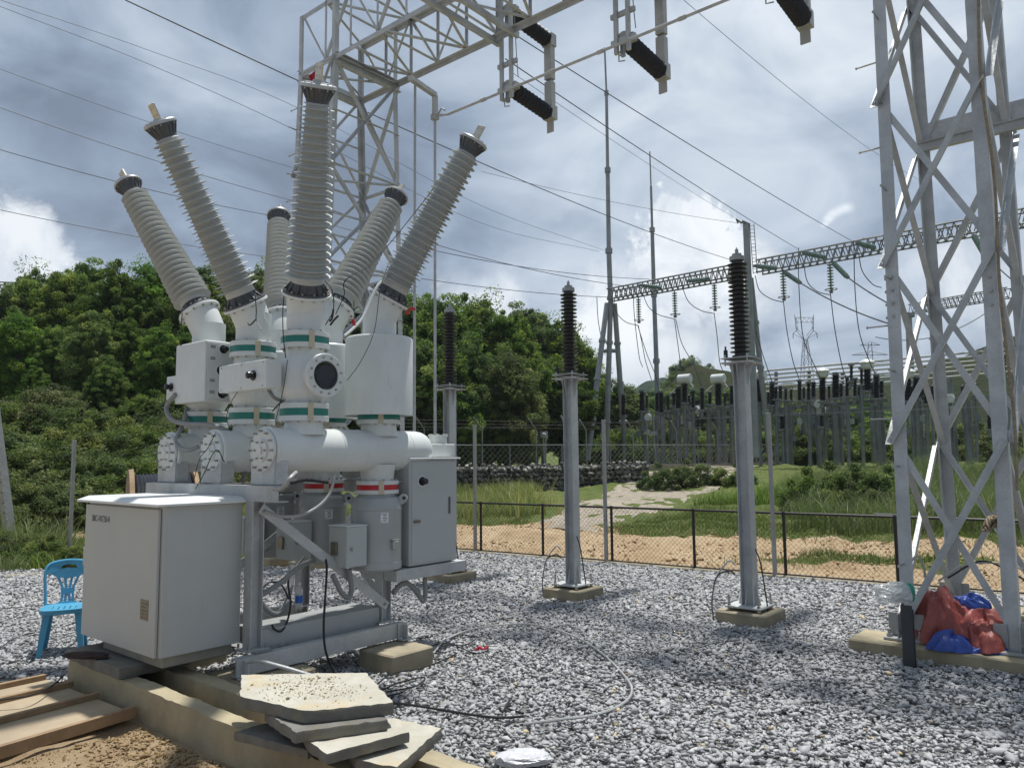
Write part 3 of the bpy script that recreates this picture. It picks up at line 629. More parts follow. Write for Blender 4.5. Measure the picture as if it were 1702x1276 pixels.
def bushing(x, y, zk, th, az, s, Ln, cone=0.0):
    th = radians(th); az = radians(az); d = unit(V3*cos(az)*sin(th)+U3*sin(az)*sin(th)+Z3*cos(th))
    K = L(x, y, zk); b0 = K+d*s; b1 = b0+d*Ln
    el = MB()        # elbow: sweep from the neck to the flange
    p0 = L(x, y, zk-.06); pts = []
    for i in range(9):
        t_ = i/8; q = (1-t_)**2*p0+2*t_*(1-t_)*K+t_*t_*(K+d*(s-.012)); pts.append(q)
    rr = [.145+.012*(i/8) for i in range(9)]
    el.tube(pts, rr, 40); root = part('turret_elbow', el, M['white'], cb)
    fl = MB(); fl.lathe([(-.022, .186), (-.018, .192), (-.002, .192), (0, .188)], b0, d, 48); 
    bu = part('bushing', (lambda m_: m_)(housing(b0, b1, d, Ln)), M['housing'], cb)
    sub('base_flange', fl, M['white'], bu)
    bf = MB(); bf.lathe([(0, .184), (.016, .184), (.020, .150), (.085, .122), (.10, .122)], b0, d, 48)
    a, b = perp(d)
    for i in range(12):
        an = 2*pi*i/12; rd = a*cos(an)+b*sin(an); tg = np.cross(d, rd); bf.prism([(.118, .09), (.178, .018), (.12, .018)], rd, d, b0-tg*.005, tg*.01)
    sub('base_casting', bf, M['cast'], bu)
    bt = MB(); bt.bolts(b0+d*.016, d, .170, 12, .008, .014, pi/12); bt.bolts(b0-d*.022, -d, .170, 12, .009, .016, pi/12); sub('flange_bolts', bt, M['bolt'], bu)
    tf = MB(); tf.lathe([(-.13, .082), (-.10, .085), (-.035, .112), (-.024, .124)], b1, d, 40)
    for i in range(16):
        an = 2*pi*i/16; rd = a*cos(an)+b*sin(an); tg = np.cross(d, rd); tf.prism([(.082, -.115), (.124, -.028), (.08, -.028)], rd, d, b1-tg*.0035, tg*.007)
    sub('top_casting', tf, M['cast'], bu)
    tp = MB(); tp.lathe([(-.026, .126), (-.022, .131), (-.004, .131), (.002, .126), (.006, .10), (.012, .098), (.014, .045), (.03, .040)], b1, d, 40); tp.bolts(b1+d*.004, d, .113, 12, .006, .008); tp.bolts(b1-d*.026, -d, .113, 12, .006, .016); sub('top_flange', tp, M['alu'], bu)
    tm = MB(); side = unit(np.cross(d, U3 if abs(d@U3) < .5 else V3)); nrm = np.cross(side, d)
    if abs(nrm[1]) < abs(side[1]): side, nrm = nrm, side
    tm.box(b1+d*.085, (.042, .008, .062), (side, nrm, d), .002); sub('terminal_plate', tm, M['terminal'], bu)
    ho = MB()
    for i in (-1, 1):
        for j in (-1, 1): c = b1+d*(.085+.028*j)+side*.02*i; ho.cyl(c-nrm*.0095, c+nrm*.0095, .0085, 12)
    sub('terminal_holes', ho, M['bolt'], bu)
    return b0, b1, d, bu
def housing(b0, b1, d, Ln):
    mb = MB(); n = 22; t0, t1 = .13, Ln-.12; pitch = (t1-t0)/n; pr = [(.085, .124), (t0, .122)]
    for k in range(n):
        f_ = k/(n-1); rc = .122+(.080-.122)*f_; big = rc+.055-.008*f_; sml = rc+.022-.003*f_; t_ = t0+k*pitch
        for (o_, r_) in ((.0, big), (.5, sml)):
            q = t_+o_*pitch
            pr += [(q+.003, rc), (q+.006, rc+.004), (q+.0095, r_-.003), (q+.0105, r_), (q+.0125, r_-.001), (q+.019, rc+.004), (q+.023, rc)]
    pr += [(t1+.005, .080), (t1+.03, .080)]
    mb.lathe(pr, b0, d, 48); return mb
BUS = {}
for key, ph, y, zk, th, az, s_ in (('an', 'a', YN, 2.9, 27, 330, .13), ('bn', 'b', YN, 2.88, 30, 269, .17), ('cn', 'c', YN, 2.9, 32, 209, .20),
                                 ('af', 'a', YF, 2.95, 30, 28, .17), ('bf', 'b', YF, 2.95, 30, 90, .20), ('cf', 'c', YF, 2.95, 31, 150, .20)):
    Ln = {'cn': 1.52, 'bf': 1.5, 'cf': 1.53}.get(key, 1.55)
    BUS[key] = bushing(PX[ph], y, zk, th, az, s_, Ln)
b0, b1, d, bo = BUS['an']
rg = MB()
for k in range(3): 
    p = b1+d*.03-V3*.04; rg.tube([p+V3*(-.02*k), p+V3*(-.03-.02*k)+Z3*.03*k, p+Z3*(.05+.02*k)-V3*.01+U3*.01*k, p+Z3*(.09)+V3*.0], [.004, .012, .014, .005], 6)
sub('red_rag', rg, mat('red_cloth', (.45, .02, .04), .8), bo)

# mechanism boxes with black knobs
def knob(par, c, n, r=.03):
    mb = MB(); mb.lathe([(0, r), (.012, r), (.014, r*.62), (.035, r*.55), (.045, r*.72), (.06, r*.62), (.066, r*.2)], c, n, 20); sub('black_knob', mb, M['black'], par)
    mb = MB(); mb.lathe([(0, r*1.25), (.004, r*1.25)], c, n, 24); sub('knob_plate', mb, M['paper'], par)
mb = MB(); mb.lbox(-.72, -.03, -.01, .12, 2.24, 2.46, .005); mb.lbox(-.715, -.035, -.0125, -.0105, 2.245, 2.455, .001); bx = part('mechanism_box', mb, M['white'], cb)
knob(bx, L(-.20, -.0125, 2.345), -U3, .040)
for zz_ in (2.26, 2.44):
    for xx_ in (-.68, -.38, -.08): q_ = MB(); q_.cyl(L(xx_, -.0125, zz_), L(xx_, -.017, zz_), .006, 8); part('screw', q_, M['bolt'], bx)
mb = MB(); mb.lbox(-1.60, -1.08, .06, .40, 2.20, 2.725, .008); mb.lbox(-1.076, -1.07, .075, .385, 2.22, 2.705, .002); bx = part('mechanism_box', mb, M['white'], cb)
knob(bx, L(-1.07, .215, 2.655), V3, .036); knob(bx, L(-1.07, .20, 2.47), V3, .042); knob(bx, L(-1.07, .215, 2.27), V3, .040)
mb = MB()
for z in (2.665, 2.565, 2.375, 2.275):
    for k in range(2): mb.lbox(-1.0705, -1.0685, .10, .145, z-.006+.014*k, z+.002+.014*k, .0003)
sub('panel_marking', mb, M['ink'], bx)
mb = MB(); mb.lbox(-1.80, -1.61, .08, .20, 2.25, 2.46, .004); bx = part('mechanism_box', mb, M['white'], cb); knob(bx, L(-1.70, .08, 2.36), -U3, .038)

# drive cabinet at the far right
mb = MB(); mb.lbox(-.35, .10, 1.32, 1.90, .775, 1.69, .008); dc = part('drive_cabinet', mb, M['cab'], cb)
mb = MB(); mb.lbox(.10, .106, 1.345, 1.885, .80, 1.67, .003); sub('door', mb, M['cab'], dc)
mb = MB(); mb.lbox(.106, .125, 1.365, 1.435, 1.145, 1.165, .003); mb.lathe([(0, .013), (.014, .013)], L(.106, 1.41, 1.155), V3, 12); sub('handle', mb, M['plate'], dc)
knob(dc, L(.106, 1.46, 1.50), V3, .04)
mb = MB(); mb.lbox(.108, .114, 1.79, 1.81, 1.20, 1.35, .002); sub('hinge', mb, M['ink'], dc)
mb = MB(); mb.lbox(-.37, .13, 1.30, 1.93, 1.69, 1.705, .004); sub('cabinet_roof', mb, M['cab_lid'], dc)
mb = MB(); mb.lbox(-.22, .0, 1.62, 1.99, 1.71, 1.83, .006); mb.cyl(L(-.1, 1.86, 1.83), L(-.1, 1.86, 1.90), .085, 24); mb.cyl(L(-.1, 1.86, 1.90), L(-.1, 1.86, 1.915), .095, 24); mb.bolts(L(-.1, 1.86, 1.915), Z3, .08, 8, .008, .01); gb = part('gear_housing', mb, M['white'], cb)
mb = MB(); mb.lbox(-.34, .12, 1.16, 2.0, .67, .765, .004); part('cabinet_bracket', mb, M['galv'], cb)
mb = MB(); mb.bar(L(.02, 1.02, 1.50), L(.02, 1.46, 1.50), .012, .012); mb.bar(L(-.1, 1.0, 1.44), L(-.1, 1.35, 1.44), .07, .10); part('drive_linkage', mb, M['galv2'], cb)

# galvanised frame
def hcol(x, y, z0, z1, w_=.10, t_=.008):
    mb = MB(); mb.lbox(x-w_/2, x+w_/2, y-w_/2, y-w_/2+t_, z0, z1, .001); mb.lbox(x-w_/2, x+w_/2, y+w_/2-t_, y+w_/2, z0, z1, .001); mb.lbox(x-t_/2, x+t_/2, y-w_/2+t_, y+w_/2-t_, z0, z1, .001)
    mb.lbox(x-.09, x+.09, y-.09, y+.09, z0-.012, z0, .002); return mb
for (x, y) in ((-.10, -.04), (-.10, 1.20), (-1.27, -.04), (-1.27, 1.20)):
    lg = part('leg', hcol(x, y, .332, 1.395), M['galv'], cb)
    bt = MB()
    for sx in (-.07, .07):
        for sy in (-.07, .07): bt.cyl(L(x+sx, y+sy, .33), L(x+sx, y+sy, .365), .009, 6)
    sub('anchor_bolts', bt, M['bolt'], lg)
def channel(p, q, up, side, h_, w_, t_=.008):
    mb = MB(); d = unit(np.asarray(q)-np.asarray(p)); mb.prism([(0, 0), (w_, 0), (w_, t_), (t_, t_), (t_, h_-t_), (w_, h_-t_), (w_, h_), (0, h_)], np.asarray(side, float), np.asarray(up, float), p, np.asarray(q)-np.asarray(p)); return mb
part('top_beam', channel(L(-1.78, -.085, 1.395), L(.26, -.085, 1.395), Z3, U3, .115, .09), M['galv'], cb)
part('top_beam', channel(L(-1.70, 1.40, 1.395), L(-.38, 1.40, 1.395), Z3, U3, .115, .09), M['galv'], cb)
for x in (-1.27,): part('side_beam', channel(L(x+.03, .01, 1.395), L(x+.03, 1.39, 1.395), Z3, -V3, .10, .06), M['galv2'], cb)
# lower walkway box beam and base rails
mb = channel(L(-.072, .02, .20), L(-.072, 1.14, .20), Z3, -V3, .25, .07); mb.lbox(-.40, -.142, .02, 1.14, .438, .446, .001); mb.lbox(-.41, -.40, .02, 1.14, .30, .446, .001); part('lower_beam', mb, M['tank'], cb)
hl = MB()
for yy in (.10, .17, .24, .52, .58): hl.lathe([(0, .016), (.002, .015)], L(-.0715, yy, .315), V3, 16)
part('beam_holes', hl, M['galv2'], cb)
for x in (.06, -1.36):
    part('base_rail', channel(L(x, -.26, .19), L(x, 1.30, .19), Z3, -V3, .125, .065), M['galv'], cb)
    for yy in (-.26, 1.22):
        mb = MB(); mb.lbox(x+.004, x+.012, yy, yy+.11, .19, .315); mb.lbox(x+.012, x+.075, yy, yy+.11, .178, .189); mb.lbox(x+.012, x+.075, yy+.05, yy+.058, .19, .30); part('anchor_cleat', mb, M['galv'], cb)
part('base_rail', channel(L(-1.35, -.10, .315), L(.05, -.10, .315), Z3, U3, .012, .14, .004), M['galv2'], cb)
def brace(p, q, w_=.075):
    mb = MB(); mb.bar(p, q, .008, w_, Z3); o = part('diagonal_brace', mb, M['galv'], cb); bt = MB(); d = unit(np.asarray(q)-np.asarray(p))
    for e in (np.asarray(p)+d*.04, np.asarray(q)-d*.04): bt.cyl(e+V3*.004, e+V3*.022, .014, 6)
    sub('brace_bolts', bt, M['bolt'], o)
brace(L(-.04, -.03, 1.345), L(-.04, 1.20, .45)); brace(L(-1.21, 1.20, 1.20), L(-1.21, -.03, .45)); 
mb = MB(); mb.bar(L(-1.25, 1.26, 1.30), L(-.12, 1.26, .45), .06, .008, U3); part('diagonal_brace', mb, M['galv'], cb)

# flexible conduits
def sp(pts, n=10):
    """smooth curve through points"""
    P_ = [np.asarray(p, float) for p in pts]; P_ = [2*P_[0]-P_[1]]+P_+[2*P_[-1]-P_[-2]]; out = []
    for i in range(1, len(P_)-2):
        for k in range(n):
            t_ = k/n; a, b, c, e = P_[i-1], P_[i], P_[i+1], P_[i+2]
            out.append(.5*((2*b)+(-a+c)*t_+(2*a-5*b+4*c-e)*t_*t_+(-a+3*b-3*c+e)*t_**3))
    out.append(P_[-2]); return out
def conduit(pts, r=.019, m='conduit', name='flexible_conduit', n=14):
    mb = MB(); mb.tube(sp(pts, n), r, 12, rib=.0016); part(name, mb, M[m], cb)
def iy(px, py, b):
    d = ray(px, py); s_ = ((ORG+U3*b-CAM)@U3)/(d@U3); return CAM+d*s_
def ix(px, py, a):
    d = ray(px, py); s_ = ((ORG+V3*a-CAM)@V3)/(d@V3); return CAM+d*s_
conduit([iy(292, 655, .05), iy(277, 675, .04), iy(283, 695, .03), iy(305, 704, .05), iy(345, 706, .10), iy(375, 715, .16), iy(400, 740, .2), iy(406, 775, .25), iy(404, 800, .3)])
conduit([iy(312, 674, .2), iy(306, 700, .1), iy(295, 725, .02), iy(297, 742, .0), iy(312, 748, .0), iy(330, 742, .06)])
conduit([iy(350, 708, .15), iy(385, 722, .2), iy(404, 745, .3), iy(411, 785, .4)], .022)
conduit([iy(445, 645, .12), iy(455, 660, .12), iy(470, 667, .2)], .014)
conduit([ix(556, 792, .16), ix(548, 820, .17), ix(528, 842, .17), ix(500, 856, .14), ix(470, 858, .08), ix(440, 850, -.02)], .012, 'galv2')
conduit([ix(522, 930, -.2), ix(497, 942, -.18), ix(470, 965, -.16), ix(440, 985, -.14), ix(420, 995, -.12), ix(416, 975, -.15)], .020)
conduit([ix(424, 985, -.2), ix(440, 1010, -.2), ix(458, 1020, -.2), ix(474, 1008, -.2), ix(482, 975, -.25), ix(486, 940, -.3)], .024)
conduit([ix(553, 955, -.0), ix(568, 985, -.0), ix(580, 992, -.0), ix(584, 978, -.0), ix(580, 945, -.0)], .020)
conduit([ix(653, 985, .0), ix(672, 968, .0), ix(690, 980, .0), ix(703, 998, .0), ix(707, 985, .0), ix(706, 960, .0)], .021)
conduit([iy(455, 812, -.1), iy(468, 812, -.12), iy(482, 795, -.1), iy(492, 785, .0)], .014, 'galv2')
conduit([iy(484, 803, .1), iy(510, 798, .3), iy(545, 802, .5)], .01, 'cable')
# black test leads on the bushings
def lead(pts, r=.004, m='cable', name='test_lead'): mb = MB(); mb.tube(sp(pts, 8), r, 6); return part(name, mb, M[m], cb)
yb = -.0
lead([iy(472, 492, .12), iy(470, 520, .12), iy(471, 560, .13), iy(475, 595, .14)]); lead([iy(424, 490, .05), iy(426, 515, .06), iy(426, 532, .06), iy(434, 548, .05)]); lead([iy(426, 530, .06), iy(416, 540, .06), iy(412, 537, .06)], .006)
lead([iy(540, 466, .2), iy(552, 483, .2), iy(554, 515, .22), iy(541, 540, .22)]); lead([iy(554, 514, .22), iy(552, 528, .22), iy(548, 534, .22)], .008); lead([iy(562, 525, .22), iy(555, 532, .22), iy(549, 540, .22)], .008)
lead([ix(735, 292, .4), ix(700, 340, .35), ix(625, 430, .3), ix(575, 465, .25), ix(572, 490, .2), ix(558, 522, .2)], .004)
lead([ix(645, 440, .2), ix(632, 480, .3), ix(622, 550, .34), ix(600, 600, .34), ix(577, 632, .33)], .003)
lead([ix(588, 500, .2), ix(588, 530, .2), ix(577, 542, .2)], .003, 'cable'); lead([ix(586, 530, .2), ix(589, 541, .2)], .014, 'red', 'red_clip'); lead([ix(675, 522, .3), ix(682, 513, .3), ix(689, 514, .3)], .013, 'red', 'red_clip')
lead([ix(573, 558, .1), ix(590, 543, .1), ix(606, 523, .1), ix(626, 478, .1), ix(640, 462, .1), ix(655, 440, .1)], .012, 'white', 'filling_pipe')
lead([iy(303, 520, -.05), iy(301, 545, -.05), iy(301, 575, -.02)])
lead([iy(415, 605, .02), iy(402, 625, .02), iy(395, 650, .02), iy(386, 665, .02), iy(377, 690, .02), iy(380, 710, .02)], .003); lead([iy(358, 720, -.04), iy(345, 745, -.06), iy(332, 762, -.06), iy(322, 798, -.08)], .003)
lead([iy(373, 768, -.06), iy(362, 748, -.08), iy(352, 757, -.08), iy(340, 785, -.10), iy(325, 812, -.10)], .004)
lead([iy(478, 598, .1), iy(472, 640, .1), iy(465, 672, .1), iy(458, 700, .1)], .003); lead([iy(453, 683, .1), iy(463, 672, .1), iy(470, 667, .1)], .006)

# ================================================================== big grey control cabinet
cc = thing('control_cabinet', 'large pale grey cabinet with white overhanging lid, on the low wall at the left', 'cabinet', L(-.8, -.4, .28))
mb = MB(); mb.lbox(-1.45, -.20, -.675, -.08, .36, 1.385, .006); part('cabinet_body', mb, M['cab'], cc)
mb = MB(); mb.lbox(-1.452, -.235, -.70, -.678, .362, 1.365, .004); dr = part('door', mb, M['cab'], cc)
mb = MB(); mb.lbox(-.455, -.335, -.7025, -.699, .60, .74, .001); pl = sub('nameplate', mb, M['plate'], dr)
mb = MB()
for k in range(5): mb.lbox(-.445, -.345-.02*(k % 2), -.7032, -.7024, .615+.024*k, .620+.024*k, .0002)
sub('nameplate_lines', mb, M['ink'], dr)
mb = MB(); mb.lbox(-1.500, -1.452, -.69, -.655, .88, 1.03, .004); sub('handle', mb, M['alu'], dr)
mb = MB(); mb.lbox(-1.18, -.24, -.64, -.12, .285, .358, .004); part('plinth', mb, M['earth'] if 0 else mat('cabinet_plinth_paint', (.34, .325, .27), .6), cc)
mb = MB(); x0, x1, y0, y1 = -1.50, -.15, -.75, -.03
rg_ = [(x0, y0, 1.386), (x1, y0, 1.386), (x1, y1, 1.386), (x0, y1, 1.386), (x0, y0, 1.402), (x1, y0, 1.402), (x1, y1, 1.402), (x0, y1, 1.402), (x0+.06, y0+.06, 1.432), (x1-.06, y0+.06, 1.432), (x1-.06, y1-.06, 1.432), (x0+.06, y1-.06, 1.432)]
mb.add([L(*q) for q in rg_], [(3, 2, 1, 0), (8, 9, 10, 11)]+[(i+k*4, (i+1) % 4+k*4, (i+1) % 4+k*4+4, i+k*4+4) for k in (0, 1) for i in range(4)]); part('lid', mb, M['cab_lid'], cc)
def text_mesh(name, s, size, origin, xdir, ydir, m, parent, ext=.0006):
    cu_ = bpy.data.curves.new('t', 'FONT'); cu_.body = s; cu_.size = size; cu_.extrude = ext
    to = bpy.data.objects.new('t', cu_); COL.objects.link(to); dg = bpy.context.evaluated_depsgraph_get(); me = bpy.data.meshes.new_from_object(to.evaluated_get(dg))
    nrm = np.cross(xdir, ydir); base = ROOT[parent.name]; me2 = me
    for v in me2.vertices: v.co = tuple(np.asarray(origin)+np.asarray(xdir)*v.co.x+np.asarray(ydir)*v.co.y+nrm*v.co.z-base)
    me2.materials.clear(); me2.materials.append(m); me2.name = name
    bpy.data.objects.remove(to); bpy.data.curves.remove(cu_)
    o = bpy.data.objects.new(name, me2); COL.objects.link(o); o.parent = parent; ROOT[o.name] = base; return o
text_mesh('cabinet_lettering', '2BRC-14XT250-41', .068, L(-1.33, -.7012, 1.24), V3*.62, Z3, M['ink'], dr)

# cable drum behind the breaker
dc_ = at(266, 900, 9.1); dc_[2] = 0; dr_ = thing('cable_drum', 'big wooden cable drum wrapped in dark sheeting behind the breaker', 'cable drum', dc_)
ax_ = unit(V3*.35+U3*.9); mb = MB(); mb.lathe([(-.36, .10), (-.36, .80), (-.31, .81), (-.31, .68)], dc_+Z3*.80, ax_, 40); mb.lathe([(.31, .68), (.31, .81), (.36, .80), (.36, .10)], dc_+Z3*.80, ax_, 40); part('drum_flange', mb, M['batten'], dr_)
mb = MB(); mb.lathe([(-.31, .70)]+[(-.30+.04*k+.02*(j), .755 if j else .735) for k in range(15) for j in (0, 1)]+[(.31, .70)], dc_+Z3*.80, ax_, 48); part('cable_winding', mb, mat('dark_blue_black_sheeting', (.025, .03, .045), .4, 0, .3, 14, .004, 40), dr_)
# ================================================================== surge arresters
def arrester(c, label, first=None):
    t_ = thing('surge_arrester', label, 'surge arrester', c, 'surge arresters on posts')
    c = np.asarray(c, float)
    def B(cx, cy, z0, z1, hx, hy, b=.004): mb_.box(c+V3*cx+U3*cy+Z3*((z0+z1)/2), (hx, hy, (z1-z0)/2), b=b)
    mb_ = MB(); B(0, 0, -.05, .135, .265, .265, .012); part('concrete_base', mb_, M['earth'], t_)
    mb_ = MB(); B(0, 0, .165, .185, .19, .19); bp = part('base_plate', mb_, M['galv'], t_)
    mb_ = MB()
    for sx in (-1, 1):
        for sy in (-1, 1): p = c+V3*.155*sx+U3*.155*sy; mb_.cyl(p+Z3*.12, p+Z3*.29, .010, 8); mb_.cyl(p+Z3*.185, p+Z3*.20, .02, 6); mb_.cyl(p+Z3*.14, p+Z3*.165, .02, 6)
    sub('anchor_bolts', mb_, M['bolt'], bp)
    mb_ = MB(); a = .062
    for s_ in (-1, 1): mb_.box(c+V3*a*s_+Z3*1.42, (.005, .066, 1.235), b=.002)
    mb_.box(c+Z3*1.42, (.057, .004, 1.235), b=.001)
    for s_ in (-1, 1):
        mb_.prism([(-.12, .185), (-.066, .185), (-.066, .40)], V3*s_*-1, Z3, c-U3*.004, U3*.008); mb_.prism([(-.13, 2.655), (-.066, 2.655), (-.066, 2.42)], V3*s_*-1, Z3, c-U3*.004, U3*.008); mb_.prism([(-.13, 2.655), (-.066, 2.655), (-.066, 2.42)], U3*s_*-1, Z3, c-V3*.004, V3*.008)
        mb_.prism([(-.12, .185), (-.066, .185), (-.066, .36)], U3*s_*-1, Z3, c-V3*.004, V3*.008)
    part('column', mb_, M['galv'], t_)
    mb_ = MB(); B(0, 0, 2.655, 2.667, .165, .165); B(0, 0, 2.705, 2.715, .158, .158, .003)
    for sx in (-1, 1):
        for sy in (-1, 1): p = c+V3*.12*sx+U3*.12*sy; mb_.cyl(p+Z3*2.63, p+Z3*2.745, .009, 6)
    part('top_plate', mb_, M['galv'], t_)
    mb_ = MB(); mb_.cyl(c-V3*.12-U3*.1+Z3*2.715, c-V3*.12-U3*.1+Z3*2.80, .022, 12); mb_.cyl(c-V3*.12-U3*.1+Z3*2.80, c-V3*.12-U3*.1+Z3*2.84, .010, 8); part('earthing_stud', mb_, M['black'], t_)
    pr_ = [(0, .085), (.03, .085), (.035, .060)]; n = 21; z0, z1 = .05, 1.03
    for k in range(n):
        q = z0+(z1-z0)*k/n; big = .106 if k % 2 == 0 else .100
        pr_ += [(q, .058), (q+.008, .062), (q+.014, big-.004), (q+.018, big), (q+.0215, big-.002), (q+.026, .064), (q+.032, .058)]
    pr_ += [(1.045, .058), (1.05, .07)]
    mb_ = MB(); mb_.lathe(pr_, c+Z3*2.715, Z3, 36); ins = part('insulator', mb_, M['porcelain'], t_)
    mb_ = MB(); mb_.lathe([(1.045, .078), (1.09, .078), (1.095, .05), (1.12, .05), (1.125, .018), (1.17, .018), (1.172, .006), (1.19, .006)], c+Z3*2.715, Z3, 28); sub('terminal_cap', mb_, M['galv2'], ins)
    for (dx, dy, rr_, h_) in ((-.35, -.05, .0, 1), (-.30, -.18, .0, 2)):
        pts = [c+V3*-.10+U3*-.10+Z3*(.68-.1*h_), c+V3*-.16+U3*-.12+Z3*(.72-.1*h_), c+V3*-.28+U3*-.16+Z3*.45, c+V3*-.33+U3*-.18+Z3*.2, c+V3*-.31+U3*-.2+Z3*.02]
        mb_ = MB(); mb_.tube(sp(pts, 8), .008, 8); part('earth_cable', mb_, M['cable_grey'] if h_ == 1 else M['cable'], t_)
    mb_ = MB(); mb_.tube(sp([c+V3*.10+U3*-.05+Z3*.75, c+V3*.15+U3*-.05+Z3*.6, c+V3*.18+Z3*.2, c+V3*.2+Z3*.02], 8), .007, 8); part('earth_cable', mb_, M['cable'], t_)
    return t_
AC = [gz(1247, 1012, .135), gz(953, 975, .135), gz(748, 950, .135)]
a0 = arrester((AC[0][0], AC[0][1], 0), 'nearest surge arrester, dark ribbed insulator on a steel post, left of the lattice tower')
dup(a0, (AC[1][0], AC[1][1], 0), 'middle surge arrester on its steel post, standing alone in the gravel at the centre')
dup(a0, (AC[2][0], AC[2][1], 0), 'farthest surge arrester, half hidden behind the breaker drive cabinet')
# ================================================================== LATTICE GANTRY
def lattice_tower(name, label, c, wv, u0, u1, ztop, zbend, nodes, zb=.12, leg=.108, dia=.056, group=None, rings=False):
    c = np.asarray(c, float); th_ = thing(name, label, 'steel tower', c, group)
    def P_(sv, su, z):
        f_ = min(1, (z-zb)/(zbend-zb)); return c+V3*sv*wv+U3*su*(u0+(u1-u0)*f_)+Z3*z
    for sv in (-1, 1):
        for su in (-1, 1):
            mb = MB(); mb.angle(P_(sv, su, zb), P_(sv, su, zbend), -V3*sv, -U3*su, leg, .011)
            if ztop > zbend: mb.angle(P_(sv, su, zbend+.001), P_(sv, su, ztop), -V3*sv, -U3*su, leg*.85, .010)
            lg = part('leg', mb, M['galv'], th_)
            bt = MB()
            for zz in (3.05, 3.17, 3.29, 2.93):
                p = P_(sv, su, zz); bt.cyl(p-V3*sv*.05-U3*su*-.001, p-V3*sv*.05+U3*su*.022, .014, 6); bt.cyl(p-U3*su*.05, p-U3*su*.05+V3*sv*.022, .014, 6)
            if su < 0 and sv < 0:
                for k in range(18):
                    p = P_(sv, su, .75+k*.42)
                    if k % 2: bt.cyl(p, p-V3*.17, .008, 6); bt.cyl(p-V3*.17, p-V3*.18, .014, 6)
                    else: bt.cyl(p-V3*-.04, p-V3*-.04-U3*.16, .008, 6); bt.cyl(p+V3*.04-U3*.16, p+V3*.04-U3*.17, .014, 6)
            sub('step_bolts', bt, M['bolt'], lg)
            ft = MB(); b_ = P_(sv, su, zb); ft.box(b_+Z3*.012-V3*sv*.04-U3*su*.04, (.16, .16, .012)); 
            for k in (-1, 1): ft.box(b_+Z3*.12-V3*sv*(.04+.09*k)-U3*su*-.006, (.05, .005, .10)); ft.box(b_+Z3*.12-U3*su*(.04+.09*k)-V3*sv*-.006, (.005, .05, .10))
            for kx in (-.12, .12):
                for ky in (-.12, .12): q = b_-V3*(sv*.04+kx)-U3*(su*.04+ky); ft.cyl(q, q+Z3*.09, .014, 6); ft.cyl(q+Z3*.025, q+Z3*.05, .024, 6)
            sub('base_plate', ft, M['galv2'], lg)
    def X(a, b, side, inn, name_='brace'):
        mb = MB(); mb.angle(a, b, side, inn, dia, .006); part(name_, mb, M['galv'], th_)
    zs = nodes
    for k in range(len(zs)-1):
        z0, z1 = zs[k], zs[k+1]
        for su in (-1, 1):     # faces normal to U
            o_ = U3*su*.012
            X(P_(-1, su, z0)+o_, P_(1, su, z1)+o_, Z3, U3*su); X(P_(1, su, z0)+o_-U3*su*.024, P_(-1, su, z1)+o_-U3*su*.024, Z3, -U3*su)
        for sv in (-1, 1):
            o_ = V3*sv*.012
            X(P_(sv, -1, z0)+o_, P_(sv, 1, z1)+o_, Z3, V3*sv); X(P_(sv, 1, z0)+o_-V3*sv*.024, P_(sv, -1, z1)+o_-V3*sv*.024, Z3, -V3*sv)
    if rings:
        for z in zs[1:]:
            for k in range(4):
                a, b = [(-1, -1), (1, -1), (1, 1), (-1, 1)][k], [(1, -1), (1, 1), (-1, 1), (-1, -1)][k]
                mb = MB(); mb.angle(P_(*a, z), P_(*b, z), Z3, V3 if k % 2 else U3, .045, .005); part('brace', mb, M['galv'], th_)
            mb = MB(); mb.angle(P_(-1, -1, z), P_(1, 1, z), Z3, V3, .045, .005); part('brace', mb, M['galv'], th_)
        for k in range(len(zs)-1):
            zm = (zs[k]+zs[k+1])/2
            for sv in (-1, 1):
                for su in (-1, 1):
                    c_ = (P_(sv, -1, zm)+P_(sv, 1, zm))/2; mb = MB(); mb.angle(P_(sv, su, zm), c_, Z3, V3, .035, .004); part('brace', mb, M['galv'], th_)
    return th_, P_
l1, l2, l3 = gz(1500, 1065, .1), gz(1702, 1085, .1), gz(1587, 1005, .1)
T2 = l1+V3*.43+U3*1.0; T2[2] = 0
DB = 9.40; T1 = T2-V3*DB
ZB, ZT = 8.5, 9.6
nodes = [.14, 1.78, 3.38, 4.93, 6.6, ZB]
th2, P2 = lattice_tower('lattice_tower', 'near galvanised lattice gantry tower at the right edge, red tarpaulin bundle at its foot', T2, .43, 1.0, .68, ZT, ZB, nodes)
th1, P1 = lattice_tower('lattice_tower', 'galvanised lattice gantry tower rising behind the breaker bushings', T1, .52, .98, .70, ZT, ZB, [.14, 1.78, 3.38, 4.93, 6.6, ZB], leg=.10, dia=.052, rings=True)
# cross channels on the near tower
mb = channel(P2(-1, 1, 5.0)+U3*.02, P2(1, 1, 5.0)+U3*.02+V3*.6, Z3, U3, .30, .05); part('cross_channel', mb, M['galv'], th2)
mb = channel(P2(-1, 1, 4.95)-U3*.10, P2(1, 1, 4.95)-U3*.10+V3*.6, Z3, -U3, .10, .05); part('cross_channel', mb, M['galv'], th2)
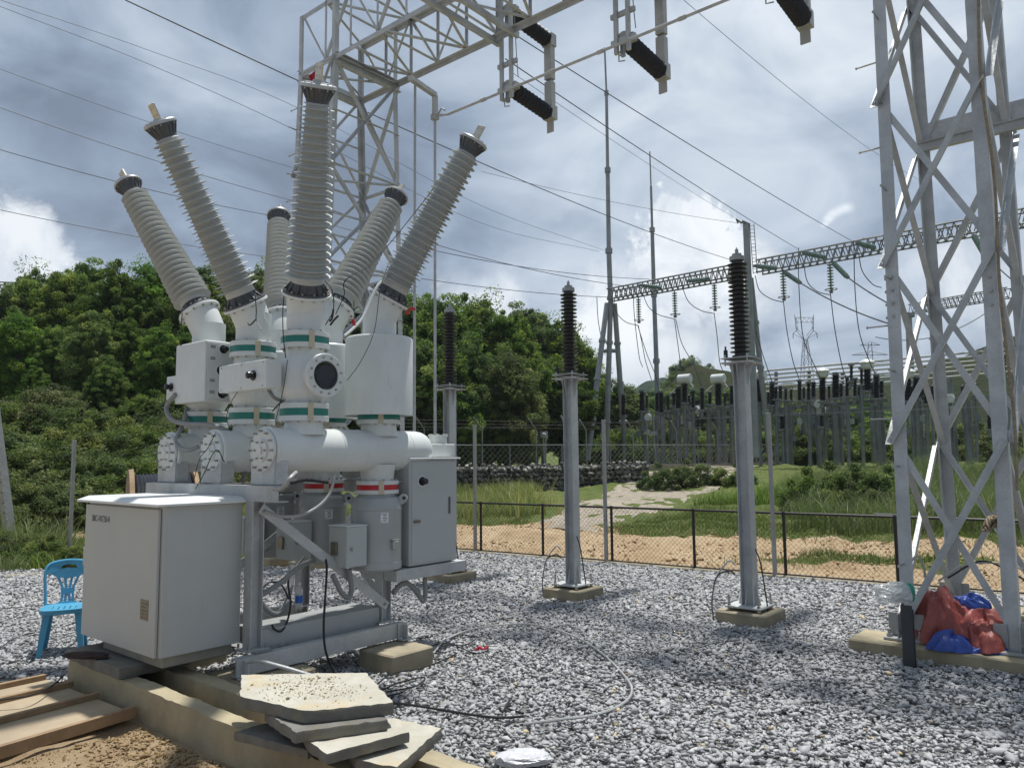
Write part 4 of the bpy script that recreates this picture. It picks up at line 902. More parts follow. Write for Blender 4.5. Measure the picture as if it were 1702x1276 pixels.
# lattice beam between the towers
bm_ = thing('gantry_beam', 'galvanised lattice gantry beam overhead between the two towers', 'steel beam', T1+Z3*ZB, None)
su0 = .69
def BP(s_, su, z): return T1+V3*s_+U3*su*su0+Z3*z
NB = 15; S0, S1 = -.47, DB+.43
for su in (-1, 1):
    for z in (ZB+.03, ZT):
        mb = MB(); mb.angle(BP(S0, su, z), BP(S1, su, z), -U3*su, Z3*(1 if z < 8.5 else -1), .085, .008); part('chord', mb, M['galv'], bm_)
step = (S1-S0)/NB
for k in range(NB):
    a, b = S0+k*step, S0+(k+1)*step
    for su in (-1, 1):
        mb = MB(); p, q = (BP(a, su, ZB+.03), BP(b, su, ZT)) if k % 2 else (BP(a, su, ZT), BP(b, su, ZB+.03)); mb.angle(p-U3*su*.012, q-U3*su*.012, Z3, -U3*su, .045, .005); mb.angle(BP(b, su, ZB+.03), BP(b, su, ZT), V3, -U3*su, .04, .005); part('lacing', mb, M['galv'], bm_)
    for z in (ZB+.045, ZT-.02):
        mb = MB(); p, q = (BP(a, -1, z), BP(b, 1, z)) if k % 2 else (BP(a, 1, z), BP(b, -1, z)); mb.angle(p, q, V3, Z3, .05, .005); mb.angle(BP(b, -1, z), BP(b, 1, z), V3, Z3, .05, .005); part('lacing', mb, M['galv'], bm_)
# main crossheads over the tower and stub channels
for (s_, z, lo, hi, h_) in ((-.50, ZB-.10, -.70, .74, .20), (.50, ZB-.12, -.68, .76, .20)):
    mb = channel(T1+V3*s_+U3*lo+Z3*z, T1+V3*s_+U3*hi+Z3*z, Z3, V3*(-1 if s_ < 0 else 1), h_, .07); part('crosshead', mb, M['galv'], bm_)
# hanging disconnectors
M['arm'] = mat('pale_contact_arm', (.50, .49, .46), .5, .25, .1, 4)
def on_u(px, py, u):
    d = ray(px, py); s_ = ((T1+U3*u-CAM)@U3)/(d@U3); p = CAM+d*s_; return (p-T1)@V3, p[2]
UR = .80
sA, zlo = on_u(846, 145, UR); _, zhi = on_u(838, 22, UR)
sB, zloB = on_u(1038, 64, UR); sC = sB+(sB-sA)
tip = None
print('disc', sA, zlo, zhi, sB, zloB, sC)
def ins_black(mb, p, q, r0=.098, r1=.132, n=19):
    d = unit(q-p); Ln = np.linalg.norm(q-p); pr_ = [(0, r0)]
    for k in range(n):
        t_ = .04+(Ln-.08)*k/n; w_ = (Ln-.08)/n; rb = r1 if k % 2 == 0 else r1-.012; pr_ += [(t_, r0), (t_+w_*.35, rb-.005), (t_+w_*.5, rb), (t_+w_*.62, rb-.003), (t_+w_*.85, r0)]
    pr_ += [(Ln, r0)]; mb.lathe(pr_, p, d, 28)
def disconnector(s_, label, dz=0):
    base = T1+V3*s_+U3*UR+Z3*ZB; t_ = thing('disconnector', label, 'disconnector', base, 'disconnectors under the gantry beam')
    zl, zh = zlo+dz, zhi+dz; tipL = .98
    mb = MB()
    for o_ in (-.10, .10):
        p = T1+V3*(s_+o_)+U3*(UR-.06); mb.add([], []); mb.bar(p+Z3*(zl-.22), p+Z3*(ZT+.3), .06, .05, U3)
    for zz in (zl-.02, zl+.38, zh-.02, ZB+.05): mb.bar(T1+V3*(s_-.2)+U3*(UR-.03)+Z3*zz, T1+V3*(s_+.2)+U3*(UR-.03)+Z3*zz, .05, .07)
    for o_ in (-.2, .2): mb.bar(T1+V3*(s_+o_)-U3*1.2+Z3*(ZB-.04), T1+V3*(s_+o_)+U3*(UR)+Z3*(ZB-.04), .06, .10)
    part('hanger_frame', mb, M['galv'], t_)
    mb = MB(); p = T1+V3*s_+U3*(UR+.03); 
    for zz in (zl, zh):
        mb = MB(); mb.lathe([(0, .10), (.03, .10), (.035, .07), (.10, .07), (.11, .095), (.13, .095)], p+Z3*zz-U3*.08, U3, 24); mb.box(p+Z3*(zz)+V3*.12, (.04, .06, .05)); mb.box(p+Z3*(zz-.14)+V3*-.05, (.03, .03, .09)); part('rotary_head', mb, M['galv2'], t_)
    for zz, dr_ in ((zl, -.08), (zh, -.05)):
        a = p+Z3*zz+U3*.05; b = a+U3*tipL+Z3*dr_; mb = MB(); ins_black(mb, a, b); part('insulator', mb, M['blackpoly'], t_)
    ta = p+U3*(tipL+.09)+Z3*(zl-.08); tb = p+U3*(tipL+.09)+Z3*(zh-.05)
    mb = MB(); m_ = zl+(zh-zl)*.40
    mb.bar(np.array([ta[0], ta[1], zl-.17]), np.array([ta[0], ta[1], m_-.02]), .13, .15, V3, .008); mb.box(ta+Z3*.02, (.10, .08, .12)); mb.box(ta-Z3*.22, (.07, .012, .10))
    part('lower_contact_arm', mb, M['arm'], t_)
    mb = MB(); mb.bar(np.array([tb[0], tb[1], m_+.02]), np.array([tb[0], tb[1], zh+.05]), .13, .15, V3, .008); mb.box(tb, (.10, .08, .11)); mb.cyl(np.array([tb[0], tb[1], m_-.03])-V3*.06, np.array([tb[0], tb[1], m_-.03])+V3*.06, .035, 16); part('upper_contact_arm', mb, M['arm'], t_)
    mb = MB(); mb.cyl(p+Z3*zl-U3*.05, p+Z3*(zl-.26)-U3*.05, .018, 10); mb.bar(p+Z3*(zl-.24)-U3*.05, p+Z3*(zl-.30)-U3*.18, .03, .02); mb.tube([p+Z3*(zl-.1)-V3*.05, p+Z3*(zl-.16)-V3*.12, p+Z3*(zl-.28)-V3*.12, p+Z3*(zl-.3)-V3*.02], .01, 6); part('drive_crank', mb, M['galv2'], t_)
    mb = MB(); mb.tube(sp([p+Z3*(zh)+V3*.1, p+V3*.14+Z3*(zl+.5), p+V3*.17+Z3*(zl+.12)], 8), .008, 6); part('bonding_cable', mb, M['galv2'], t_)
    return t_
disconnector(sA, 'disconnector farthest along the beam, two black insulators joined by an upright grey arm')
disconnector(sB, 'middle disconnector under the beam, black insulator left of the near arm')
disconnector(sC, 'nearest disconnector, only its lower black insulator end in view at the top right')
# operating rod and its cranks
sR, zR = on_u(745, 190, UR-.18); p0 = T1+V3*sR+U3*(UR-.18)+Z3*zR
s2, z2 = on_u(1005, 95, UR-.18); p1 = T1+V3*(sC+1.0)+U3*(UR-.18)+Z3*(zR)
print('rod', sR, zR, s2, z2, pj(p0), pj(T1+V3*s2+U3*(UR-.18)+Z3*zR))
rt = thing('operating_rod', 'long thin operating rod running under the gantry beam below the disconnectors', 'metal rod', p0)
mb = MB(); mb.cyl(p0, p1, .022, 12); 
for s_ in (sA-.4, sA+1.0, sB-.3, sB+1): q = T1+V3*s_+U3*(UR-.18)+Z3*zR; mb.cyl(q-V3*.05, q+V3*.05, .032, 12)
part('rod', mb, M['galv'], rt)
brk = at(723, 193, p0[1]+.15); bk2 = at(723, 158, p0[1]+.15); bk3 = at(682, 130, p0[1]-.75); mb = MB(); mb.bar(brk, bk2, .10, .05, V3); mb.bar(bk2, bk3, .09, .07); mb.box(brk-Z3*.02, (.06, .05, .05)); mb.cyl(brk, p0, .022, 12); part('rod_bracket', mb, M['galv'], rt)
mb = MB(); q = brk+V3*.02; mb.tube([q+Z3*-.04, q+V3*.12+U3*.02+Z3*.10, q+V3*.22+Z3*.03], .015, 8); part('crank', mb, M['galv2'], rt)
for px_, nm in ((728, 'left'), (690, 'x')):
    q = brk if px_ == 728 else None
    if q is None: s_, z_ = on_u(690, 137, .66); q = T1+V3*s_+U3*.66+Z3*z_
    mb = MB(); mb.cyl(np.array([q[0], q[1], .3]), q, .024, 12); 
    tag(mesh_obj('drive_pipe', mb, M['galv'], None, (q[0], q[1], 0)), 'slim vertical drive pipe hanging from the end of the operating rod' if px_ == 728 else 'slim vertical drive pipe close beside the lattice tower leg', 'pipe')
    mb = MB(); mb.box(np.array([q[0], q[1], .9]), (.2, .16, .3)) ; mb.bar(np.array([q[0], q[1], 0]), np.array([q[0], q[1], .6]), .06, .06)
    single('drive_box', mb, M['cab'], (q[0], q[1], 0), 'small grey motor drive box hidden behind the breaker' if px_ == 728 else 'small grey motor drive box at the tower foot behind the breaker', 'metal box')
# tower footings
def w_slab(label, cx, cy, hx, hy, h_, z0=-.03):
    c = T2+V3*cx+U3*cy; mb = MB(); mb.box(c+Z3*((h_+z0)/2), (hx, hy, (h_-z0)/2), b=.012); return single('concrete_footing', mb, M['wall'], c, label, 'concrete block')
w_slab('long concrete footing under the front legs of the near tower', .25, -1.02, 1.05, .24, .118); w_slab('concrete footing under the rear leg of the near tower', .3, 1.0, 1.0, .26, .118)
for sv in (-1, 1):
    for su in (-1, 1):
        c = P1(sv, su, 0); c[2] = 0; mb = MB(); mb.box(c+Z3*.05, (.28, .28, .068), b=.01); single('concrete_footing', mb, M['wall'], c, 'square concrete footing under the %s leg of the tower behind the breaker' % {(-1, -1): 'near left', (1, -1): 'near right', (-1, 1): 'far left', (1, 1): 'far right'}[(sv, su)], 'concrete block', 'footings of the rear tower')

# ---- things at the foot of the near tower
pst = gz(1502, 1112, 0); c = np.array([pst[0], pst[1], 0]); 
mb = MB(); mb.angle(c+Z3*-.02, c+Z3*.50, V3, U3, .085, .008); mb.angle(c+V3*.02+U3*.02-Z3*.02, c+V3*.02+U3*.02+Z3*.47, V3, U3, .07, .006); single('steel_stub', mb, mat('dark_painted_steel', (.06, .065, .07), .5, .2), c, 'dark steel angle stub upright in the gravel with plastic bags on top', 'steel post')
def crumple(name, c, hs, m, label, cat, amp=.25, seed=1, sub_=4, fr=2.2, group=None, flat=False, creases=1.0):
    import bmesh
    bm = bmesh.new(); bmesh.ops.create_icosphere(bm, subdivisions=sub_, radius=1)
    for v in bm.verts:
        p = v.co.copy(); q = Vector((p.x*fr+seed*7, p.y*fr+seed*3, p.z*fr))
        w_ = noise.noise_vector(q*.6)*.9; r1_ = 1-abs(noise.noise((q+w_)*1.15))*2.2; r2_ = 1-abs(noise.noise((q-w_)*2.6+Vector((5, 1, 2))))*2.4; r3_ = 1-abs(noise.noise((q+w_*2)*5.5))*2.4
        k = 1+amp*(noise.noise(q*.5)*1.1+.50*r1_+.17*r2_+.045*r3_-.3)
        v.co = Vector((p.x*hs[0]*k, p.y*hs[1]*k, max(p.z*hs[2]*k, -hs[2]*.55)))
    mb = MB(); mb.add([np.array(v.co)+np.asarray(c) for v in bm.verts], [tuple(v.index for v in f_.verts) for f_ in bm.faces]); bm.free()
    if isinstance(label, tuple): return part(name, mb, m, label[0], smooth=50)
    return single(name, mb, m, c, label, cat, group, smooth=50)
ta = gz(1612, 1075, .13); c = np.array([ta[0]+.03, ta[1]+.22, .30]); tp = thing('tarpaulin_bundle', 'faded red tarpaulin bundle with blue lining lying at the foot of the tower', 'tarpaulin', (c[0], c[1], .12))
def drape(name, c, rx, ry, H, folds, seed, m, par, rot=0.0, n=120):
    """crumpled sheet gathered over a heap: sharp radial and crossing folds, ragged rim"""
    rg_ = np.random.default_rng(seed); ph = rg_.uniform(0, 6.28, 12); vs = []; fs = []; nr = 44
    for i in range(nr+1):
        for j in range(n):
            t_ = i/nr; a = 2*pi*j/n; rim = 1+.16*sin(3*a+ph[0])+.10*sin(5*a+ph[1])+.06*sin(11*a+ph[2])
            tw = a+.5*t_*sin(2*a+ph[3])+.35*sin(t_*5+ph[4]); tri = lambda x: abs((x/(2*pi)) % 1*2-1)*2-1
            fo = .55*tri(folds*tw+2.2*sin(t_*3+ph[5]))+.30*tri(folds*1.9*tw+5*t_+ph[6])+.22*tri(9*t_+3*sin(a*2+ph[7]))
            z = H*((1-t_**3.0)**.8)*(1+.14*sin(a+ph[8])+.10*sin(2*a+ph[9]))+H*.16*fo*(t_**.7)*(1-.55*t_)
            r_ = t_*rim*(1+.05*fo); x = rx*r_*cos(a); y = ry*r_*sin(a); X = x*cos(rot)-y*sin(rot); Y = x*sin(rot)+y*cos(rot)
            nv_ = noise.noise_vector(Vector((X*9+seed, Y*9, z*9))); cr_k = 1-abs(noise.noise(Vector((X*14+seed, Y*14, z*10))))*2.6
            z += H*.05*cr_k; X += nv_.x*.022; Y += nv_.y*.022
            vs.append(np.asarray(c)+np.array([X, Y, max(z, .004+.01*abs(fo))]))
    for i in range(nr):
        for j in range(n): fs.append((i*n+j, i*n+(j+1) % n, (i+1)*n+(j+1) % n, (i+1)*n+j))
    mb = MB(); mb.add(vs, fs); return part(name, mb, m, par, smooth=24)
c[2] = .12
drape('tarpaulin', c+np.array([-.02, .06, 0]), .38, .29, .36, 7, 3, M['tarp_red'], tp)
drape('tarpaulin', c+np.array([.14, -.16, 0]), .30, .22, .26, 5, 8, M['tarp_red'], tp, .4)
drape('blue_lining', c+np.array([.10, -.02, .26]), .17, .07, .12, 4, 5, M['tarp_blue'], tp, -.5)
drape('blue_lining', c+np.array([-.17, -.24, -.0]), .22, .12, .12, 5, 11, M['tarp_blue'], tp, .3)
drape('blue_lining', c+np.array([.06, -.34, -.02]), .20, .08, .07, 5, 14, M['tarp_blue'], tp)
pm = bpy.data.materials.new('clear_plastic_film'); pm.use_nodes = True; pb_ = pm.node_tree.nodes['Principled BSDF']; pb_.inputs['Base Color'].default_value = (.75, .77, .76, 1); pb_.inputs['Roughness'].default_value = .2; pb_.inputs['Transmission Weight'].default_value = .35; pb_.inputs['Alpha'].default_value = .55
crumple('plastic_bag', c0 := np.array([pst[0]-.05, pst[1], .58]), (.13, .08, .10), pm, 'clear crumpled plastic bag hanging on the dark steel stub', 'plastic bag', .42, 21, 5, 1.4)
crumple('plastic_bag', np.array([pst[0]+.02, pst[1]+.02, .56]), (.07, .06, .06), mat('white_film', (.6, .6, .58), .35), 'crumpled white plastic sheet on top of the dark steel stub', 'plastic bag', .42, 22, 4, 1.4)
crumple('plastic_bag', np.array([pst[0]+.11, pst[1]+.10, .56]), (.06, .05, .09), mat('green_film', (.03, .30, .20), .35), 'small green plastic bag beside the dark steel stub', 'plastic bag', .42, 23, 4, 1.4)
# rope hanging down the right leg
rp = [P2(1, -1, 7.4)-U3*.03, P2(1, -1, 6)-U3*.03+V3*.01, P2(1, -1, 5)-U3*.03-V3*.02, P2(1, -1, 4)-U3*.04+V3*.03, P2(1, -1, 3)-U3*.03+V3*.02, P2(1, -1, 2)-U3*.04+V3*.06, P2(1, -1, 1.4)-U3*.05+V3*.05]
mb = MB(); mb.tube(sp(rp, 14), .012, 6); single('hanging_rope', mb, M['rope'], rp[-1], 'brown rope hanging down the right leg of the near tower', 'rope')
kc = ix(1655, 870, 0); kc = T2+V3*.43+U3*-.4+Z3*1.15; mb = MB()
kp = at(1648, 868, T2[1]-.55)
for k in range(5): mb.tube(sp([kp+np.array([.03*cos(a+k)*(1+.3*k), .04*sin(a*2+k), .04*sin(a+k*1.3)*(1+.2*k)]) for a in np.linspace(0, 6, 9)], 6), .010, 6)
mb.tube(sp([kp, kp+np.array([.08, 0, .03]), kp+np.array([.16, .0, .10]), kp+np.array([.2, 0, .16])], 6), .012, 6); mb.tube(sp([kp+np.array([.06, 0, 0]), kp+np.array([.15, 0, -.05]), kp+np.array([.22, 0, -.2])], 6), .012, 6)
single('rope_knot', mb, M['rope'], kp, 'knotted brown rope tied round the tower brace at the right edge', 'rope')
# cables looping at tower foot
for pts, lab, mm in (([(1505, 960), (1520, 925), (1533, 935), (1540, 970), (1545, 1000)], 'thin grey cable looping up beside the front leg of the near tower', 'cable_grey'), ([(1560, 965), (1600, 940), (1650, 935), (1700, 945)], 'grey cable arching between the near tower legs', 'cable_grey'), ([(1575, 960), (1630, 932), (1680, 950), (1705, 965)], 'black cable arching low between the near tower legs', 'cable')):
    q = [at(px, py, T2[1]-.1) for px, py in pts]; mb = MB(); mb.tube(sp(q, 8), .009, 6); single('loose_cable', mb, M[mm], q[0], lab, 'cable')

# ================================================================== small things on site
# blue plastic chair
def chair():
    c = gz(100, 1088, 0); c = np.array([-4.02, 7.03, 0]); t_ = thing('plastic_chair', 'light blue plastic garden chair with slotted back beside the grey cabinet', 'chair', c)
    ang = radians(24); X = np.array([cos(ang), sin(ang), 0]); Y = np.array([-sin(ang), cos(ang), 0])      # X right, Y back (away from viewer)
    # seat faces right-forward: back at the left/rear
    def W_(x, y, z): return c+X*x+Y*y+Z3*z
    mb = MB(); n = 24; prof = []
    ring = [(.205*np.sign(cos(a))*abs(cos(a))**.55, .20*np.sign(sin(a))*abs(sin(a))**.55) for a in np.linspace(0, 2*pi, n, endpoint=False)]
    vs = []; fs = []
    for (sc, z) in ((1.0, .385), (1.03, .40), (1.02, .425), (.93, .432), (.6, .420), (.25, .414)): vs += [W_(x*sc, y*sc, z) for x, y in ring]
    for k in range(5): fs += [(k*n+i, k*n+(i+1) % n, (k+1)*n+(i+1) % n, (k+1)*n+i) for i in range(n)]
    fs.append(tuple(range(5*n, 6*n))); mb.add(vs, fs); seat = part('seat', mb, M['chair'], t_)
    mb = MB()
    for i in range(-2, 3):
        for j in (-1, 0, 1): p = W_(i*.05, j*.07-.02, .4185); mb.box(p, (.004, .016, .0012), (X, Y, Z3), .0004)
    sub('seat_slots', mb, M['glassblack'], seat)
    for sx, sy in ((-1, -1), (1, -1), (-1, 1), (1, 1)):
        mb = MB(); a = W_(sx*.165, sy*.16, .40); b = W_(sx*.205, sy*.215, .0); d = b-a
        vs = []; 
        for k in range(6):
            f_ = k/5; p = a+d*f_; w_ = .040-.012*f_; ox = X*-sx; oy = Y*-sy
            vs += [p, p+ox*w_*1.6, p+ox*w_*1.5+oy*.008, p+ox*.010+oy*.010, p+ox*.008+oy*w_*1.5, p+oy*w_*1.6]
        fs = [(k*6+i, k*6+(i+1) % 6, (k+1)*6+(i+1) % 6, (k+1)*6+i) for k in range(5) for i in range(6)]+[tuple(range(6))[::-1], tuple(range(30, 36))]
        mb.add(vs, fs); part('leg', mb, M['chair'], t_)
    # backrest: outer hoop, top band with slot, splat with openings
    def Bk(x, z): return W_(x, .19+(z-.42)*.22+.0, z)-Y*(.9*x*x)
    mb = MB(); hoop = [(-.185, .41), (-.19, .5), (-.2, .62), (-.205, .70), (-.19, .765), (-.14, .80), (0, .815), (.14, .80), (.19, .765), (.205, .70), (.2, .62), (.19, .5), (.185, .41)]
    mb.tube(sp([Bk(*q) for q in hoop], 6), .015, 8)
    def band(pl, th_=.008):
        k = len(pl); vs = [Bk(*q)-Y*th_ for q in pl]+[Bk(*q)+Y*th_ for q in pl]; mb.add(vs, [tuple(range(k))[::-1], tuple(range(k, 2*k))]+[(i, (i+1) % k, k+(i+1) % k, k+i) for i in range(k)])
    band([(-.195, .70), (-.07, .735), (-.07, .755), (-.055, .775), (0, .78), (0, .812), (-.14, .80), (-.19, .765)]); band([(.195, .70), (.19, .765), (.14, .80), (0, .812), (0, .78), (.055, .775), (.07, .755), (.07, .735)])
    band([(-.197, .695), (-.15, .70), (-.10, .665), (0, .655), (.10, .665), (.15, .70), (.197, .695), (.07, .742), (0, .748), (-.07, .742)])
    for x0 in (-.09, -.032, .032, .09):
        x1 = x0*.5; band([(x0-.011, .67), (x0+.011, .67), (x1+.011, .56), (x1-.011, .56)]); band([(x1-.010, .52), (x1+.010, .52), (x1*1.25+.011, .42), (x1*1.25-.011, .42)])
    band([(-.062, .565), (.062, .565), (.058, .515), (-.058, .515)]); band([(-.075, .445), (.075, .445), (.11, .41), (-.11, .41)])
    part('backrest', mb, M['chair'], t_); t_.scale = (.90, .90, .97)
chair()
def gcable(pts, lab, m='cable', r=.006, z=.052, nm='ground_cable'):
    q = [gz(px, py, z+.012*math.sin(i*2.1)) for i, (px, py) in enumerate(pts)]; mb = MB(); mb.tube(sp(q, 10), r, 6); return single(nm, mb, M[m], q[0], lab, 'cable')
gcable([(640, 1165), (690, 1172), (740, 1180), (790, 1188), (830, 1192), (870, 1190)], 'black cable trailing over the gravel from behind the slab stack', r=.008)
gcable([(835, 1183), (850, 1160), (842, 1175), (870, 1185)], 'short black cable end standing up in the gravel', r=.007, z=.05)
gcable([(720, 1085), (745, 1060), (800, 1042), (880, 1037), (950, 1055), (1000, 1085), (1040, 1125), (1050, 1150), (1030, 1172), (985, 1188), (930, 1195), (870, 1203)], 'grey cable lying in a wide open loop on the gravel', 'cable_grey', .009)
gcable([(612, 1150), (650, 1120), (700, 1110), (740, 1095), (760, 1085)], 'black lead running from the slab stack past the concrete block', r=.006)
gcable([(620, 1155), (660, 1135), (705, 1125), (690, 1140), (640, 1150), (625, 1160), (670, 1150)], 'tangled black lead behind the slab stack', r=.006)
gcable([(700, 1090), (712, 1075), (740, 1068), (770, 1072), (790, 1060), (760, 1055), (735, 1078), (700, 1085), (706, 1100), (725, 1092), (745, 1070), (790, 1085), (812, 1080)], 'tangle of thin black cable beside the concrete block', r=.005)
gcable([(0, 1163), (50, 1155), (85, 1140), (108, 1120)], 'black cable crossing the plywood panel', r=.006, z=.11)
gcable([(0, 1077), (20, 1062), (45, 1053), (72, 1048)], 'thin black cable on the gravel left of the chair', r=.004)
gcable([(0, 1011), (40, 1008), (75, 1004), (110, 1000), (128, 990)], 'thin black cable behind the blue chair', r=.004)
h = ix(545, 940, .10); hp = [ix(538, 918, -.1), ix(543, 940, .0), ix(541, 985, .1), ix(538, 1040, .12), ix(541, 1080, .14), ix(552, 1110, .16), gz(563, 1135, .06)]
mb = MB(); mb.tube(sp(hp, 10), .009, 8); single('hanging_cable', mb, M['cable'], hp[-1], 'thick black cable hanging from the breaker terminal box to the gravel', 'cable')
hp = [ix(505, 925, -.25), ix(480, 960, -.2), ix(483, 1000, -.15), ix(478, 1030, -.1), ix(468, 1048, -.06), ix(456, 1045, -.05), ix(452, 1038, -.05)]
mb = MB(); mb.tube(sp(hp, 10), .008, 8); mb.tube(sp([ix(432, 980, -.2), ix(450, 967, -.2), ix(468, 972, -.2), ix(480, 995, -.18)], 10), .007, 8); single('hanging_cable', mb, M['cable'], hp[-1], 'looped black cable hanging inside the breaker frame near the blue bottle', 'cable')
q = [ix(412, 1100, .13), gz(430, 1098, .33), gz(470, 1108, .30), gz(510, 1120, .25), gz(550, 1132, .22), gz(575, 1140, .2)]; mb = MB(); mb.tube(sp(q, 8), .013, 10); single('metal_conduit', mb, M['galv'], q[-1], 'bent grey conduit pipe running from the base rail to the slab stack', 'pipe')
# bottle
bc = ix(497, 1008, -.55); bc = np.array([bc[0], bc[1], .446]); bt_ = thing('water_bottle', 'plastic water bottle with blue label standing in the breaker frame', 'bottle', bc)
mb = MB(); mb.lathe([(0, .028), (.006, .032), (.06, .032), (.065, .030), (.13, .030), (.135, .032), (.165, .030), (.19, .014), (.205, .013)], bc, Z3, 24); part('bottle_body', mb, pm, bt_)
mb = MB(); mb.lathe([(0.0, .0325), (.06, .0325)], bc+Z3*.055, Z3, 24); lb = part('blue_label', mb, mat('blue_label', (.02, .14, .55), .3), bt_); mb = MB(); mb.lathe([(0, .015), (.018, .015)], bc+Z3*.205, Z3, 16); part('bottle_cap', mb, mat('white_cap', (.7, .7, .72), .4), bt_)
p = gz(790, 1080, .03); mb = MB(); mb.tube(sp([p, p+np.array([.04, .01, .02]), p+np.array([.07, -.02, .01]), p+np.array([.11, .0, .03])], 6), .012, 6); single('red_clamp', mb, mat('red_plastic', (.45, .02, .05), .4), p, 'red plastic test clamp lying on the gravel by the cable tangle', 'clamp')
crumple('plastic_sheet', (lambda q: np.array([q[0], q[1], .07]))(gz(868, 1276, .02)), (.15, .09, .04), mat('white_plastic_sheet', (.62, .63, .65), .35), 'crumpled white plastic sheet at the bottom edge on the gravel', 'plastic sheet', .38, 31, 5, 1.4)
crumple('rag', (lambda q: np.array([q[0], q[1], .30]))(gz(150, 1094, .28)), (.16, .05, .025), mat('dark_brown_cloth', (.05, .03, .025), .9), 'dark rag lying on the slab beneath the grey cabinet', 'cloth', .4, 33, 4, 1.4)

# ================================================================== FENCES
def chain(mb, p, q, z0, z1, dia, r, hfn=None, skip=None):
    """chain link: two sets of diagonal wires between p and q (ground points)"""
    p = np.asarray(p, float); q = np.asarray(q, float); Ln = np.linalg.norm(q-p); d = (q-p)/Ln; H = z1-z0; nn = np.array([d[1], -d[0], 0])
    n = int((Ln+H)/dia)
    for i in range(n):
        for sgn in (0, 1):
            a = i*dia-H; s0, s1 = max(a, 0), min(a+H, Ln)
            if s1-s0 < .02: continue
            zA, zB = z0+(s0-a), z0+(s1-a)
            if sgn: zA, zB = z1-(s0-a), z1-(s1-a)
            A = p+d*s0; B = p+d*s1; A = np.array([A[0], A[1], zA])+nn*.003*(1-2*sgn); B = np.array([B[0], B[1], zB])+nn*.003*(1-2*sgn)
            dd = unit(B-A); c_ = unit(np.cross(dd, nn)); b = len(mb.v)
            for e in (A, B): mb.v += [tuple(e+c_*r), tuple(e-c_*r*.5+nn*r*.87), tuple(e-c_*r*.5-nn*r*.87)]
            mb.f += [(b, b+1, b+4, b+3), (b+1, b+2, b+5, b+4), (b+2, b, b+3, b+5)]
def fp(px, py): q = gz(px, py, 0); return np.array([q[0], fence_y(q[0]), 0])
p0 = fp(720, 912); px_posts = [(800, 917), (902, 924), (1018, 936), (1155, 947), (1315, 963)]
posts = [fp(*a) for a in px_posts]; dvec = unit(posts[-1]-posts[0]); pit = 1.42
allp = [posts[0]-dvec*pit*3, posts[0]-dvec*pit*2, posts[0]-dvec*pit]+posts+[posts[-1]+dvec*pit*k for k in (1, 2, 3, 4)]
fn = thing('low_fence', 'low dark chain link fence between gravel and bare sand', 'fence', posts[2])
for p in allp:
    mb = MB(); mb.cyl(p-Z3*.1, p+Z3*.90, .022, 12); mb.lathe([(0, .024), (.012, .018)], p+Z3*.90, Z3, 12); part('post', mb, M['fencepost'], fn)
mb = MB(); mb.cyl(allp[0]+Z3*.885, allp[-1]+Z3*.885, .018, 10); part('top_rail', mb, M['fencepost'], fn)
mb = MB(); mb.cyl(allp[0]+Z3*.04, allp[-1]+Z3*.04, .014, 8); part('bottom_rail', mb, M['fencepost'], fn)
mb = MB(); chain(mb, allp[0], allp[-1], .04, .885, .072, .0019); part('wire_mesh', mb, M['mesh'], fn, smooth=0)
mb = MB(); a = allp[0]+np.array([0, -.10, 0]); b = allp[-1]+np.array([0, -.10, 0]); mb.bar(a-Z3*.02, b-Z3*.02, .14, .11, Z3, .01); single('kerb', mb, M['wall'], a, None, None, kind='structure')
# tall slim posts
tall = [fp(790, 918), fp(1008, 936), fp(1300, 964), gz(118, 932, 0)]
labs = ['tall grey fence post at the left end of the visible low fence', 'tall grey fence post right of the middle surge arrester', 'tall grey fence post right of the nearest surge arrester', 'tall grey post behind the blue chair']
for p, lb_ in zip(tall, labs):
    p = np.array([p[0], p[1], 0]); hgt = 2.28 if lb_.startswith('tall grey f') else 2.05
    mb = MB(); mb.box(p+Z3*hgt/2+np.array([0, -.06, 0]), (.026, .026, hgt/2), (dvec, unit(np.cross(Z3, dvec)), Z3), .006); mb.box(p+Z3*(hgt+.006)+np.array([0, -.06, 0]), (.029, .029, .006), (dvec, unit(np.cross(Z3, dvec)), Z3), .003); single('tall_post', mb, M['galv2'], p, lb_, 'post', 'tall slim posts')
mb = MB(); mb.tube([tall[0]-dvec*6+Z3*2.26+np.array([0, -.06, 0]), tall[0]+Z3*2.24+np.array([0, -.06, 0]), tall[1]+Z3*2.24+np.array([0, -.06, 0]), tall[2]+Z3*2.26+np.array([0, -.06, 0]), tall[2]+dvec*8+Z3*2.26+np.array([0, -.06, 0])], .004, 5); single('fence_wire', mb, M['wire'], tall[0], 'single thin wire strung between the tops of the tall posts', 'wire')
# left edge pole with step bolts
c = gz(10, 884, 0); c = at(10, 884, 15.5)
mb = MB(); bot = at(8, 884, 15.5); top_ = at(-34, 560, 15.5); mb.angle(bot, top_, V3, U3, .19, .02); mb.angle(bot, top_, U3, -V3, .10, .02); lp_ = thing('steel_pole', 'leaning steel lattice leg with step bolts at the far left edge', 'steel pole', bot); part('leg', mb, M['galv2'], lp_)
mb = MB(); d = top_-bot
for k in range(10): q = bot+d*(.03+.035*k); mb.cyl(q+V3*.2, q+V3*.33, .012, 6)
for k in range(6):
    q = bot+d*(.05+.05*k)
    for j in (.06, .14): mb.cyl(q+V3*j, q+V3*j-U3*.03, .02, 6)
sub('step_bolts', mb, M['bolt'], lp_)
